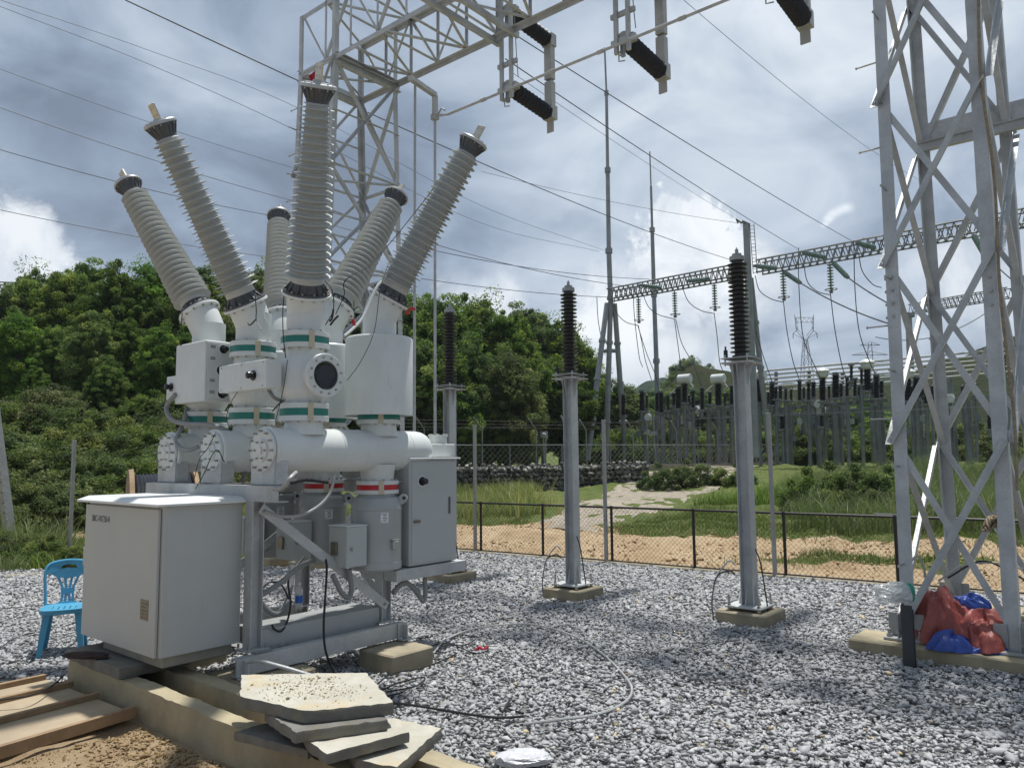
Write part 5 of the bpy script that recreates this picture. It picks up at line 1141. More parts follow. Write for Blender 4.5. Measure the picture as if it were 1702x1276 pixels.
# concrete kerb strip at left
q0, q1, q2 = gz(-40, 985, 0), gz(150, 955, 0), gz(260, 935, 0)
mb = MB(); mb.tube([np.array([*gz(-60, 966, 0)[:2], .0]), np.array([*gz(130, 951, 0)[:2], .0])], .05, 6); single('kerb', mb, M['wall'], q0, None, None, kind='structure')
ORD = 'first second third fourth fifth sixth seventh eighth ninth tenth eleventh twelfth thirteenth fourteenth fifteenth sixteenth seventeenth eighteenth nineteenth twentieth'.split()
def nth(k): return ORD[k] if k < 20 else ('twenty-'+ORD[k-20] if k < 29 else 'thirtieth' if k == 29 else 'thirty-'+ORD[k-30])
# ================================================================== FAR SUBSTATION
def beam_box(name, label, p, q, w_, h_, n, m, r=.035, par=None):
    """far lattice beam: four chords and zigzag lacing"""
    p = np.asarray(p, float); q = np.asarray(q, float); d = unit(q-p); s_ = unit(np.cross(d, Z3)); t_ = thing(name, label, 'steel beam', p)
    mb = MB()
    for a in (-1, 1):
        for z in (0, h_): mb.cyl(p+s_*a*w_/2+Z3*z, q+s_*a*w_/2+Z3*z, r, 5)
    part('chord', mb, m, t_); mb = MB(); Ln = np.linalg.norm(q-p)
    for k in range(n):
        a0, a1 = p+d*Ln*k/n, p+d*Ln*(k+1)/n
        for a in (-1, 1):
            o_ = s_*a*w_/2; am = (a0+a1)/2; mb.cyl(a0+o_, am+o_+Z3*h_, r*.55, 4); mb.cyl(am+o_+Z3*h_, a1+o_, r*.55, 4)
        mb.cyl(a0-s_*w_/2, a1+s_*w_/2, r*.5, 4)
    part('lacing', mb, m, t_); return t_
def gtop(px, py, Y, dz=0): return at(px, py, Y)
YL, YR = 45.0, 38.6
GL = at(1015, 499, YL); zB = GL[2]
def zat(px, py, z):       # point on the pixel ray at height z
    d = ray(px, py); return CAM+d*((z-1.7)/d[2])
GR = zat(1253, 456, zB); dG = GR-GL; dG[2] = 0; dGn = unit(dG)
GE = GL+dGn*np.linalg.norm(dG)*2.75
print('far gantry', GL, GR, GE, pj(GE))
beam_box('far_gantry_beam', 'long pale lattice beam of the distant substation gantry, left bay to the concrete column', GL, GR-dGn*.3, .7, .62, 26, M['galvfar'], .05)
beam_box('far_gantry_beam', 'long pale lattice beam of the distant substation gantry, right bay behind the near tower', GR+dGn*.3, GE, .7, .62, 44, M['galvfar'], .05)
def pole(mb, p, q, r0, r1, rings=3):
    p = np.asarray(p, float); q = np.asarray(q, float); mb.cyl(p, q, r0, 14, r1)
    for k in range(1, rings+1): c = p+(q-p)*k/(rings+1); r_ = r0+(r1-r0)*k/(rings+1); d = unit(q-p); mb.cyl(c-d*.09, c+d*.09, r_*1.35, 14)
gpole = mat('weathered_steel_tube', (.36, .375, .38), .55, .2, .12, 1.5)
t_ = thing('far_gantry_column', 'three-legged steel tube column carrying the left end of the distant gantry beam, tall spire on top', 'steel column', (GL[0], GL[1], 1.0))
for (px, py) in ((976, 765), (1007, 768), (1040, 765)):
    mb = MB(); yb = {976: YL-2.2, 1007: YL, 1040: YL+2.0}[px]; pole(mb, at(px, py, yb), GL+Z3*(-.2)+np.array([(px-1008)*.007, 0, 0]), .175, .15, 3); part('leg', mb, gpole, t_)
mb = MB(); a_ = at(997, 583, YL); b_ = at(1023, 583, YL); mb.cyl(a_, b_, .12, 10); part('cross_tie', mb, gpole, t_)
tp_ = at(1005, 80, YL)
mb = MB(); pts = [GL+Z3*-.3, at(1012, 417, YL), at(1010, 283, YL), at(1008, 155, YL), tp_]; rs = [.16, .135, .10, .06, .03]
for k in range(4): mb.cyl(pts[k], pts[k+1], rs[k], 12, rs[k]*.92); mb.cyl(pts[k+1]-Z3*.15, pts[k+1]+Z3*.15, rs[k]*1.35, 12) if k < 3 else None
part('lightning_spire', mb, gpole, t_)
mb = MB(); b0_ = at(1094, 765, 52); b0_[2] = 1.0; pts = [b0_, at(1091, 600, 52), at(1087, 490, 52), at(1084, 382, 52), at(1082, 310, 52), at(1080, 252, 52)]; rs = [.18, .165, .145, .09, .05]
for k in range(5): mb.cyl(pts[k], pts[k+1], rs[k], 12, rs[k]*.9); mb.cyl(pts[k+1]-Z3*.15, pts[k+1]+Z3*.15, rs[k]*1.3, 12) if k < 3 else None
single('lightning_mast', mb, gpole, b0_, 'free-standing tapered lightning mast right of the three-legged column', 'mast')
c = at(1243, 455, 38.8); t_ = thing('far_gantry_column', 'tall round column with ladder behind the nearest surge arrester, joining the two distant beams', 'steel column', (c[0], c[1], 1.0))
mb = MB(); mb.cyl(at(1257, 760, 38.8), at(1240, 372, 38.8), .19, 16, .165); part('leg', mb, gpole, t_)
mb = MB(); pole(mb, at(1280, 760, 39.8), at(1248, 462, 39), .15, .13, 3); part('leg', mb, gpole, t_); mb = MB(); pole(mb, at(1235, 760, 37), at(1243, 462, 38.4), .15, .13, 3); part('leg', mb, gpole, t_)
mb = MB()
for o_ in (0, 7): mb.cyl(at(1246+o_, 372, 38.7), at(1252+o_, 455, 38.7), .02, 4)
for k in range(14): mb.cyl(at(1246+k*.45, 375+k*6, 38.7), at(1253+k*.45, 375+k*6, 38.7), .018, 4)
part('ladder', mb, M['galvfar'], t_)
mb = MB(); q = at(1233, 368, 38.7); mb.bar(q, at(1246, 374, 38.7), .12, .12); mb.tube([q-Z3*.1, q+np.array([-.3, 0, .12]), q+np.array([-.2, 0, -.1])], .05, 5); part('cap_arm', mb, M['galvfar'], t_)
beam_box('far_gantry_beam', 'smaller lattice beam seen far away through the near tower', at(1515, 521, 62), at(1680, 494, 55), .7, .7, 22, M['galvfar'], .05)
mb = MB(); q = at(1520, 760, 60); mb.cyl(q, at(1510, 525, 60), .28, 12, .24); mb.cyl(at(1520, 760, 60), at(1510, 525, 60), .2, 8); mb.cyl(at(1510, 527, 60), at(1510, 521, 60), .42, 12); single('far_column', mb, gpole, q, 'round steel column with flanged cap seen through the near tower', 'steel column')
mb = MB(); q = at(1570, 765, 36); q2_ = at(1556, 560, 36); mb.cyl(q, q2_, .17, 12, .15); 
for k in range(4): z = q+(q2_-q)*(.2+.22*k); mb.cyl(z-Z3*.08, z+Z3*.08, .23, 12)
single('far_column', mb, gpole, q, 'ringed steel tube column beside the rear leg of the near tower', 'steel column')

# hanging glass insulator strings
def string_mesh(n=8, ln=1.35, r=.15):
    mb = MB(); pr_ = [(0, .03)]
    for k in range(n):
        t_ = .08+(ln-.16)*k/n; w_ = (ln-.16)/n; pr_ += [(t_, .035), (t_+w_*.15, .07), (t_+w_*.35, r), (t_+w_*.5, r*.93), (t_+w_*.55, .05), (t_+w_*.95, .035)]
    pr_ += [(ln, .03)]; return mb, pr_
def gstring(p, d, ln, label, n=9, r=.15, ring=True, grp='glass insulator strings'):
    t_ = thing('insulator_string', label, 'insulator', p, grp); mb, pr_ = string_mesh(n, ln, r); mb.lathe([(t_q, r_q if ring or r_q < .05 else r_q*.8) for t_q, r_q in pr_], p, d, 14); part('glass_discs', mb, M['glassgreen'], t_)
    e_ = p+unit(d)*ln; mb = MB(); mb.box(e_, (.07, .07, .06))
    if ring: 
        a, b = perp(d); mb.tube([e_-unit(d)*.12+(a*cos(x)+b*sin(x))*.27 for x in np.linspace(.4, 5.9, 14)], .022, 5); mb.tube([e_+a*.25-unit(d)*.12, e_], .02, 5)
    part('end_fitting', mb, M['galvfar'], t_); return e_
nsx = ['first', 'second', 'third', 'fourth', 'fifth', 'sixth']
bayp = [(1061, 1061, 493, 'first hanging glass insulator string from the left under the far beam'), (1121, 1121, 482, 'second hanging glass insulator string from the left under the far beam'), (1187, 1187, 469, 'third hanging glass insulator string, left of the nearest arrester'),
        (1301, 1301, 449, 'hanging glass insulator string just right of the laddered column'), (1379, 1379, 434, 'hanging glass insulator string halfway between the laddered column and near tower')]
ends = []
for px, _, py, lb_ in bayp:
    p = zat(px, py, zB); e_ = gstring(p-Z3*.05, -Z3, 1.45, lb_); ends.append(e_)
def wire(pts, r, label, sag=0, m='wire', nm='overhead_wire'):
    if len(pts) == 2:
        a, b = [np.asarray(p, float) for p in pts]; pts = [a+(b-a)*t_-Z3*sag*4*t_*(1-t_) for t_ in np.linspace(0, 1, 18)]
    else: pts = sp(pts, 8)
    mb = MB(); mb.tube(pts, r, 5); return single(nm, mb, M[m], pts[0], label, 'wire')
# dropper wires under the far beam
drops = [([(1061, 541), (1068, 575), (1073, 600), (1083, 632)], 'dropper wire below the first glass string'), ([(1060, 541), (1075, 588), (1090, 625), (1095, 650)], 'second dropper wire below the first glass string'),
 ([(1121, 530), (1127, 575), (1133, 618)], 'dropper wire below the second glass string'), ([(1123, 530), (1133, 570), (1152, 605), (1166, 640)], 'wire curving right below the second glass string'), ([(1187, 520), (1192, 560), (1196, 600), (1203, 620)], 'dropper wire below the third glass string'),
 ([(1302, 500), (1308, 550), (1318, 600), (1330, 635)], 'dropper wire below the string right of the laddered column'), ([(1380, 487), (1388, 550), (1400, 610), (1408, 630)], 'dropper wire below the string before the near tower'),
 ([(1069, 490), (1078, 510), (1095, 523), (1121, 530)], 'slack jumper wire between first and second strings'), ([(1134, 478), (1145, 502), (1165, 516), (1187, 521)], 'slack jumper wire between second and third strings'), ([(1020, 500), (1025, 520), (1040, 535), (1061, 541)], 'slack jumper wire from the column to the first string'),
 ([(1255, 458), (1262, 482), (1280, 496), (1301, 502)], 'slack jumper wire right of the laddered column'), ([(1336, 440), (1342, 468), (1358, 484), (1379, 490)], 'slack jumper wire left of the last hanging string'), ([(1327, 412), (1328, 480), (1335, 560), (1355, 610), (1365, 632)], 'long wire dropping from the beam between the two right strings'),
 ([(1419, 400), (1421, 480), (1428, 550), (1445, 600), (1455, 622)], 'long wire dropping beside the near tower'), ([(1427, 420), (1433, 450), (1450, 472), (1465, 478)], 'short slack wire meeting the near tower leg'), ([(1053, 475), (1054, 520), (1062, 590), (1068, 610)], 'thin wire dropping left of the first string'), ([(992, 494), (994, 530), (1000, 565), (1006, 590)], 'thin wire hanging at the left of the three-legged column'), ([(1256, 550), (1268, 590), (1280, 625), (1284, 640)], 'wire falling behind the nearest arrester to the bus work')]
for pts, lb_ in drops: wire([zat(px, py, zB-(py-pj(zat(px, 480, zB))[1]*0-480)*.0) if False else at(px, py, 45-(px-1015)/238*6.4*.97) for px, py in pts], .022, lb_, nm='dropper_wire')
# tension strings and conductors over the site
def tens(px, py, dpx, dpy, Y, lab, ln=1.7, dY=-1.0):
    p = at(px, py, Y); q = at(dpx, dpy, Y+dY); return gstring(p, q-p, np.linalg.norm(q-p), lab, 10, .15, False)
tens(1303, 452, 1330, 470, 37.4, 'slanting glass tension string right of the laddered column', dY=-1.2); tens(1384, 436, 1409, 461, 35.6, 'slanting glass tension string left of the near tower', dY=-1.2); tens(1618, 391, 1636, 422, 31.5, 'slanting glass tension string seen through the near tower', dY=-1)
tens(1100, 478, 1065, 474, 42.3, 'glass tension string lying along the beam above the first hanging string', dY=-.8); tens(1180, 463, 1143, 467, 40.4, 'glass tension string lying along the beam above the second hanging string', dY=-.8); tens(1292, 446, 1255, 442, 37.2, 'glass tension string on the beam right of the laddered column', dY=-.8); tens(1372, 428, 1336, 420, 35.2, 'glass tension string on the beam over the last hanging string', dY=-.8); tens(1455, 412, 1425, 404, 33.5, 'glass tension string on the beam just left of the near tower', dY=-.8)
wires = [((208, 0, 13), (1215, 432, 39), .014, .35, 'thick conductor from the upper left past the central bushing to the laddered column'), ((853, 56, 15), (1415, 400, 34), .012, .1, 'conductor running down to the right from the top disconnector'), ((840, 98, 15), (1325, 413, 36), .012, .1, 'conductor running down to the laddered column beam'),
 ((853, 122, 16), (1228, 366, 38.5), .006, .1, 'thin shield wire ending at the laddered column tip'), ((800, 285, 34), (1228, 371, 38.5), .010, .2, 'faint thin wire ending at the laddered column tip'),  ((0, 115, 26), (570, 302, 40), .011, .2, 'third faint wire at the left, behind the second bushing'),
 ((0, 179, 24), (560, 352, 34), .013, .2, 'dark wire crossing behind the leftmost bushings'), ((555, 350, 34), (1080, 480, 43.5), .017, .55, 'dark wire running behind the right bushings to the far beam'), ((0, 249, 24), (560, 376, 34), .013, .25, 'dark wire below it crossing behind the leftmost bushing top'), ((555, 375, 34), (1080, 464, 43.5), .017, .5, 'dark wire just above the far beam'), ((0, 349, 27), (560, 440, 36), .014, .2, 'lowest dark wire at the left above the trees'), ((700, 463, 38), (1012, 494, 45), .018, .15, 'dark wire low over the middle trees to the three-legged column'),
 ((1136, 0, 20), (1530, 300, 45), .008, .4, 'thin lone wire falling behind the near tower from the top'),
 ((1330, 470, 36.2), (1475, 537, 30), .03, .15, 'thick dark conductor from the slanting string to the near tower'), ((1409, 461, 34.4), (1520, 525, 30), .03, .12, 'thick dark conductor from the second slanting string'), ((1636, 422, 30.5), (1700, 480, 26), .025, .05, 'dark conductor beyond the near tower at the right edge'), ((1455, 560, 55), (1665, 500, 55), .03, 1.2, 'slack wire far away through the near tower')]
wire([at(0, 0, 20), at(250, 85, 24), at(500, 182, 29), at(800, 342, 38), at(1004, 416, 45)], .009, 'uppermost thin wire from the upper left corner to the tall spire'); wire([at(0, 11, 20), at(250, 108, 24), at(500, 221, 29), at(800, 371, 38), at(996, 418, 45)], .009, 'second thin wire from the upper left to the tall spire')
for (a, b, r_, sag, lb_) in wires: wire([at(*a), at(*b)], r_, lb_, sag)

# switchgear rows
def ins_far(mb, p, q, r=.10):
    d = unit(q-p); Ln = np.linalg.norm(q-p); n = max(4, int(Ln/.10)); pr_ = [(0, r*.7)]
    for k in range(n): t_ = Ln*k/n; w_ = Ln/n; pr_ += [(t_+w_*.1, r*.7), (t_+w_*.45, r*1.1), (t_+w_*.6, r*1.1), (t_+w_*.9, r*.7)]
    mb.lathe(pr_+[(Ln, r*.7)], p, d, 10)
def Yrow(px): return 42.5-(px-1036)*.0125
def post_ins(px, y0, y1, w_, group, label, white=None, beamy=None, base=735):
    Y = Yrow(px); p = at(px, y1, Y); q = at(px, y0, Y); b = at(px+1, base, Y); b[2] = 1.0 if int(px*2) % 4 == 0 else at(px, y1+14, Y)[2]; t_ = thing('post_insulator', label, 'insulator', b, group)
    mb = MB(); ins_far(mb, p, q, w_*Y/1278/2*1.3); part('insulator', mb, M['blackpoly'], t_)
    mb = MB(); mb.cyl(b, p-Z3*.12, .09, 10); mb.box(p-Z3*.07, (.17, .17, .05)); part('support', mb, M['galvfar'], t_)
    mb = MB(); mb.box(q+Z3*.05, (.12, .12, .05)); part('terminal', mb, M['galvfar'], t_)
    if white == 'drum':
        mb = MB(); c = q+Z3*.28; a = V3; mb.lathe([(-.36, .02), (-.36, .22), (-.33, .25), (.33, .25), (.36, .22), (.36, .02)], c, a, 20); mb.tube([c+a*.3-Z3*.2, c+a*.5-Z3*.45, c+a*.3-Z3*.6], .03, 6); mb.tube([c-a*.3-Z3*.3, c-a*.55-Z3*.5, c-a*.9-Z3*.75], .03, 6); part('transformer_head', mb, M['white'], t_)
    if white == 'cap':
        mb = MB(); mb.lathe([(0, .17), (.08, .27), (.28, .31), (.31, .37), (.34, .37), (.42, .30), (.50, .16), (.52, .08), (.60, .06), (.61, .01)], q, Z3, 24); part('transformer_head', mb, M['white'], t_)
kp_ = [0]
g1 = 'dark post insulators in the far switchyard'; same = 'dark post insulator on a steel support in the far switchyard'
for (px, a, b, w_, wh, lb_) in ((1036, 657, 690, 6, None, None), (1067, 651, 682, 7.5, None, None), (1092, 654, 683, 5, None, None), (1099, 653, 685, 6.5, None, None), (1110.5, 658, 681, 4, None, None), (1127.6, 645, 678, 8, None, None), (1138, 638, 668, 8, 'drum', 'white drum-headed current transformer, leftmost of the three drums'), (1152, 650, 677, 5, None, None), (1167, 646, 680, 6, None, None), (1194, 638, 673, 9, 'drum', 'white drum-headed current transformer, middle of the three drums'), (1216, 642, 672, 5, None, None), (1262, 632, 668, 8, 'drum', 'white drum-headed current transformer behind the nearest arrester'),
  (1283.5, 637, 672, 7.5, None, None), (1290, 645, 662, 4, None, None), (1306, 647, 664, 4, None, None), (1329, 634, 665, 5.5, None, None), (1344, 637, 664, 5, None, None), (1367, 628, 665, 9, 'cap', 'white domed instrument transformer left of the near tower'), (1389, 622, 660, 10, None, None), (1408, 628, 658, 5, None, None), (1421, 631, 658, 5, None, None), (1441.6, 614, 648, 10, 'cap', 'white domed instrument transformer nearest to the near tower'), (1456.5, 625, 661, 8, None, None), (1415, 608, 632, 4, None, None), (1432, 614, 638, 4, None, None),
  (1509, 630, 665, 9, 'cap', 'white domed instrument transformer seen inside the near tower'), (1524, 628, 660, 10, None, None), (1540, 640, 670, 7, None, None), (1657, 592, 622, 8, None, None), (1667, 592, 624, 7, None, None), (1645, 690, 712, 6, None, None), (1300, 692, 712, 6, None, None), (1365, 690, 708, 5, None, None)):
    kp_[0] += 1; post_ins(px, a, b, w_, g1, lb_ or 'dark post insulator on steel in the far switchyard, %s from the left' % nth(kp_[0]-1), wh)
for k_, (px, a, b, w_) in enumerate([(1075, 655, 678, 4), (1120, 652, 674, 5), (1145, 655, 676, 4), (1180, 650, 673, 5), (1205, 652, 674, 4), (1277, 650, 672, 4), (1297, 640, 664, 5), (1315, 645, 664, 4), (1336, 642, 662, 4), (1352, 634, 660, 6), (1378, 640, 662, 4), (1398, 636, 660, 5), (1428, 640, 662, 5), (1449, 634, 658, 4), (1465, 632, 660, 6), (1516, 640, 668, 5), (1532, 634, 664, 6), (1550, 640, 668, 5), (1600, 640, 668, 5), (1622, 636, 666, 5), (1310, 600+92, 715, 5), (1335, 690, 712, 5), (1385, 688, 712, 5), (1412, 690, 712, 5), (1090, 690, 708, 4), (1160, 690, 710, 4)]):
    Yk = Yrow(px)+6; p = at(px, b, Yk); q = at(px, a, Yk); bb = at(px, 735, Yk); bb[2] = 1.0; t_ = thing('post_insulator', 'smaller dark post insulator in the rear switchyard row, %s of its row' % nth(k_), 'insulator', bb, 'rear row of post insulators'); mb = MB(); ins_far(mb, p, q, w_*Yk/1278/2*1.3); part('insulator', mb, M['blackpoly'], t_)
    mb = MB(); mb.cyl(bb if k_ % 2 else p-Z3*1.0, p-Z3*.05, .08, 8); mb.box(p-Z3*.05, (.15, .15, .05)); part('support', mb, M['galvfar'], t_)
def rowbeam(pts, y_off, label, n=5):
    P_ = [at(px, py, Yrow(px)+y_off) for px, py in pts]; t_ = thing('steel_support_frame', label, 'steel frame', (P_[0][0], P_[0][1], 1.0))
    mb = MB(); mb.bar(P_[0], P_[-1], .16, .17); mb.bar(P_[0]-Z3*.42, P_[-1]-Z3*.42, .06, .07); mb.bar(P_[0]+Z3*.30, P_[-1]+Z3*.30, .04, .04); part('cross_beam', mb, M['galvfar'], t_)
    for k in range(n):
        p = P_[0]+(P_[-1]-P_[0])*(k+.5)/n; mb = MB(); b = p.copy(); b[2] = .8; p = p+(P_[-1]-P_[0])*.25/n*math.sin(k*2.3); b = p.copy(); b[2] = .8; mb.cyl(b, p, .14, 10); mb.cyl(b+U3*.9, p+U3*.9, .10, 10); mb.bar(p, p+U3*.9, .12, .15); part('support', mb, M['galvfar'], t_)
    for k in range(n*2):
        q = P_[0]+(P_[-1]-P_[0])*random.uniform(.02, .98); mb = MB(); zz = random.uniform(-1.6, -.3); mb.box(q+Z3*zz-U3*.15, (random.uniform(.08, .2), .1, random.uniform(.1, .28))); mb.cyl(q+Z3*(zz-.9)-U3*.15, q+Z3*.1-U3*.15, .03, 6); part('mechanism_box', mb, M['galvfar'] if k % 3 else M['cab'], t_)
    mb = MB(); q = P_[0]+(P_[-1]-P_[0])*.45+Z3*.05-U3*.3; mb.cyl(q, q-U3*.15, .18, 14); mb.box(q+U3*.1, (.12, .1, .2)); part('drive_dial', mb, M['white'], t_)
rowbeam([(1062, 699), (1108, 690)], 0, 'grey support frame under the leftmost dark insulators', 2); rowbeam([(1106, 686), (1235, 678)], .5, 'grey support frame with drive dials left of the nearest arrester', 3); rowbeam([(1278, 681), (1475, 664)], .5, 'long grey support frame between the laddered column and near tower', 4); rowbeam([(1290, 690), (1480, 676)], 6, 'rear grey support frame behind the long one', 2); rowbeam([(1500, 672), (1690, 655)], .5, 'grey support frame seen through the near tower', 4)
for k, (dy, Y) in enumerate(((0, 62), (7, 61), (14, 60), (21, 59), (28, 58), (36, 57))):
    a = at(1262-3*k, 617+dy-.0, Y); b = at(1480, 598+dy*1.02, Y-3); c = at(1700, 578+dy*1.05, Y-6); mb = MB(); mb.tube([a, b, c], .075, 8)
    mb2 = tag(mesh_obj('bus_tube', mb, mat('aluminium_bus_tube', (.46, .45, .42), .45, .1) if k == 0 else bpy.data.materials['aluminium_bus_tube'], None, a), 'long pale rigid bus tube, %s from the top of the far bundle' % ['first', 'second', 'third', 'fourth', 'fifth', 'lowest'][k], 'metal tube')
for px in (1290, 1345, 1400, 1455, 1580, 1690):
    a = at(px, 700, 60); a[2] = 1.5; mb = MB(); mb.cyl(a, at(px, 640, 60), .2, 8); mb.cyl(at(px, 640, 60), at(px, 618, 60), .14, 8); single('bus_support', mb, M['galvfar'], a, 'grey support column under the rigid bus tubes', 'steel column', 'supports under the bus tubes')
# distant pylons
def pylon(px, pyb, pyt, Y, label, arms=True, wpx=46):
    b = at(px, pyb, Y); t = at(px, pyt, Y); H = t[2]-b[2]; t_ = thing('transmission_pylon', label, 'pylon', b); mb = MB(); X = np.array([1.0, 0, 0]); Yv = np.array([0, 1.0, 0]); r = Y*.0004; W_ = wpx*Y/1278/2
    lv = [(0, .30), (.25, .24), (.45, .17), (.62, .10), (.66, .10)]
    def C_(k, sx, sy): z, w_ = lv[k]; return b+Z3*H*z+X*sx*w_*W_*1.6+Yv*sy*w_*W_*1.6
    for k in range(len(lv)-1):
        for sx in (-1, 1):
            for sy in (-1, 1): mb.cyl(C_(k, sx, sy), C_(k+1, sx, sy), r, 4)
            mb.cyl(C_(k, sx, -1), C_(k+1, sx, 1), r*.6, 3)
        for sy in (-1, 1): mb.cyl(C_(k, -1, sy), C_(k+1, 1, sy), r*.6, 3); mb.cyl(C_(k, 1, sy), C_(k+1, -1, sy), r*.6, 3)
    part('tower_body', mb, M['galvfar'], t_); mb = MB()
    for sx in (-1, 1):
        a0_ = C_(4, sx, 0); k1 = b+Z3*H*.78+X*sx*W_*.80; k2 = b+Z3*H*.97+X*sx*W_*.88; tip_ = b+Z3*H*.74+X*sx*W_*1.12
        mb.cyl(a0_, k1, r, 4); mb.cyl(k1, k2, r, 4); mb.cyl(a0_+Z3*H*.05, k1+Z3*H*.05, r*.7, 4); mb.cyl(k1, tip_, r, 4); mb.cyl(a0_, tip_, r*.7, 4); mb.cyl(tip_, tip_-Z3*H*.07, r*1.2, 4); mb.cyl(k2, k2+Z3*H*.04, r, 4); mb.cyl(k1+X*sx*-W_*.12, k2+X*sx*-W_*.15, r*.7, 4)
        for j in range(3): mb.cyl(k1+(k2-k1)*j/3, k1+(k2-k1)*(j+1)/3-X*sx*W_*.13, r*.5, 3)
    mb.cyl(b+Z3*H*.97-X*W_*.88, b+Z3*H*.97+X*W_*.88, r, 4); mb.cyl(b+Z3*H*.90-X*W_*.86, b+Z3*H*.90+X*W_*.86, r, 4)
    for k in range(8): x0_ = -W_*.88+W_*1.76*k/8; mb.cyl(b+X*x0_+Z3*H*(.90 if k % 2 else .97), b+X*(x0_+W_*.22)+Z3*H*(.97 if k % 2 else .90), r*.5, 3)
    part('crossarm', mb, M['galvfar'], t_)
pylon(1342, 640, 524, 170, 'hazy transmission pylon on the skyline, left of the near tower', wpx=36)
b = at(1446, 640, 150); t = at(1446, 570, 150); t_ = thing('transmission_pylon', 'hazy pylon with wide level arms beside the domed transformer', 'pylon', b); mb = MB()
for sx in (-1, 1): mb.cyl(b+np.array([sx*1.0, 0, 0]), t+np.array([sx*.3, 0, 0]), .07, 4)
for k in range(7): mb.cyl(b+(t-b)*k/7-np.array([1.0-.1*k, 0, 0]), b+(t-b)*(k+1)/7+np.array([.9-.1*k, 0, 0]), .05, 3)
for fz, hw in ((.95, 2), (.72, 3.6), (.5, 4.4)): q = b+(t-b)*fz; mb.cyl(q-np.array([hw, 0, 0]), q+np.array([hw, 0, 0]), .07, 4); mb.cyl(q-np.array([hw, 0, 0]), q+Z3*.7, .05, 4); mb.cyl(q+np.array([hw, 0, 0]), q+Z3*.7, .05, 4)
part('lattice', mb, M['galvfar'], t_)
beam_box('far_gantry_beam', 'end of a distant lattice beam above the trees at the far left edge', at(-60, 484, 40), at(33, 488, 40), .7, .5, 8, M['galvfar'], .04)
wire([at(0, 520, 40), at(33, 490, 40)], .02, 'short slanting wire under the beam end at the far left'); wire([at(4, 545, 40), at(28, 492, 40)], .02, 'second short slanting wire at the far left', 0)

# gabion wall, far fence
ga, gb_ = np.array([-4.5, 31.5, 0]), np.array([7.4, 34.0, 0]); ga = at(690, 820, 30); gb_ = at(1075, 806, 34)
gd = unit((gb_-ga)*np.array([1, 1, 0])); Ln = np.linalg.norm(gb_-ga); gt = thing('gabion_wall', 'long low retaining wall of piled dark stones beyond the grass', 'stone wall', (ga[0], ga[1], 0))
n = 2600; a = RNG.uniform(0, Ln, n); zz = RNG.uniform(.1, 1.32, n); zz = np.round(zz/.2)*.2+RNG.normal(0, .03, n); pz = np.stack([ga[0]+gd[0]*a+RNG.normal(0, .05, n), ga[1]+gd[1]*a+RNG.normal(0, .05, n), zz], 1)
o = scatter(pz, RNG.uniform(.07, .15, n), 1.0, np.clip(RNG.normal(.45, .3, n), 0, .9), 'stones', attr_mat('gabion_rubble', [(0, (.07, .07, .065)), (.5, (.20, .19, .17)), (1, (.42, .40, .36))], .9)); o.parent = gt; o.location = (-ga[0], -ga[1], 0)
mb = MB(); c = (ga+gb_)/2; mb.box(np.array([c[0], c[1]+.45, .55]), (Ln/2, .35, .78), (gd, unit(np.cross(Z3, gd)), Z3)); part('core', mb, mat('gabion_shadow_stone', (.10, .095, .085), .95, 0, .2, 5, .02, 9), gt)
ft = thing('far_fence', 'chain link security fence with slanted barbed arms along the far yard', 'fence', (ga[0], ga[1]+1.0, 1.1))
fa = at(600, 778, 31); fb = at(1300, 778, 42); fa[2] = fb[2] = 1.25; fd_ = unit(fb-fa); FL = np.linalg.norm(fb-fa)
k = 0; s_ = 0
while s_ < FL:
    p = fa+fd_*s_; mb = MB(); tall_ = (k % 2 == 0); hh_ = 1.05
    mb.cyl(p-Z3*.4, p+Z3*hh_, .028, 8); 
    if tall_: mb.cyl(p+Z3*hh_, p+Z3*(hh_+.62), .03, 8); mb.cyl(p+Z3*(hh_+.62), p+Z3*(hh_+1.12)-fd_*.38-np.array([0, .2, 0]), .028, 8)
    part('post', mb, M['meshfar'], ft); s_ += 1.35; k += 1
mb = MB(); mb.cyl(fa+Z3*1.0, fb+Z3*1.0, .02, 6); mb.cyl(fa+Z3*.05, fb+Z3*.05, .02, 6); part('rail', mb, M['meshfar'], ft)
mb = MB()
for z in (1.75, 1.9, 2.05): mb.cyl(fa+Z3*z-np.array([.15, .1, 0]), fb+Z3*z-np.array([.15, .1, 0]), .006, 4)
part('barbed_wire', mb, M['mesh'], ft)
mb = MB(); chain(mb, fa*[1, 1, 0], fb*[1, 1, 0], 1.3, 2.25, .26, .008); part('wire_mesh', mb, M['meshfar'], ft, smooth=0)
mb = MB(); c_ = (fa+fb)/2; mb.box(np.array([c_[0], c_[1]+.1, 1.0]), (FL/2, .15, .27), (fd_, unit(np.cross(Z3, fd_)), Z3)); part('plinth_wall', mb, M['earth'], ft)
for (px, py0, py1) in ((872, 775, 690), (812, 775, 700), (938, 770, 690), (755, 770, 690)):
    a_ = at(px+4, py0, 37); b_ = at(px+2, py1+18, 37); c_ = at(px-6, py1, 37); mb = MB(); mb.cyl(a_, b_, .05, 8); mb.cyl(b_, c_, .045, 8); single('fence_post', mb, gpole, a_, 'cranked concrete fence post in front of the dark trees', 'post', 'cranked posts before the trees')
a_ = at(905, 775, 36); mb = MB(); mb.cyl(a_, at(903, 725, 36), .04, 8); mb.cyl(at(907, 775, 36), at(907, 728, 36), .035, 8); mb.box(at(904, 722, 36), (.14, .12, .15)); mb.cyl(at(904, 722, 36)-np.array([0, .1, 0]), at(903, 724, 36)-np.array([0, .3, 0]), .10, 12); single('floodlight', mb, gpole, a_, 'small floodlight on twin posts by the far fence', 'floodlight')

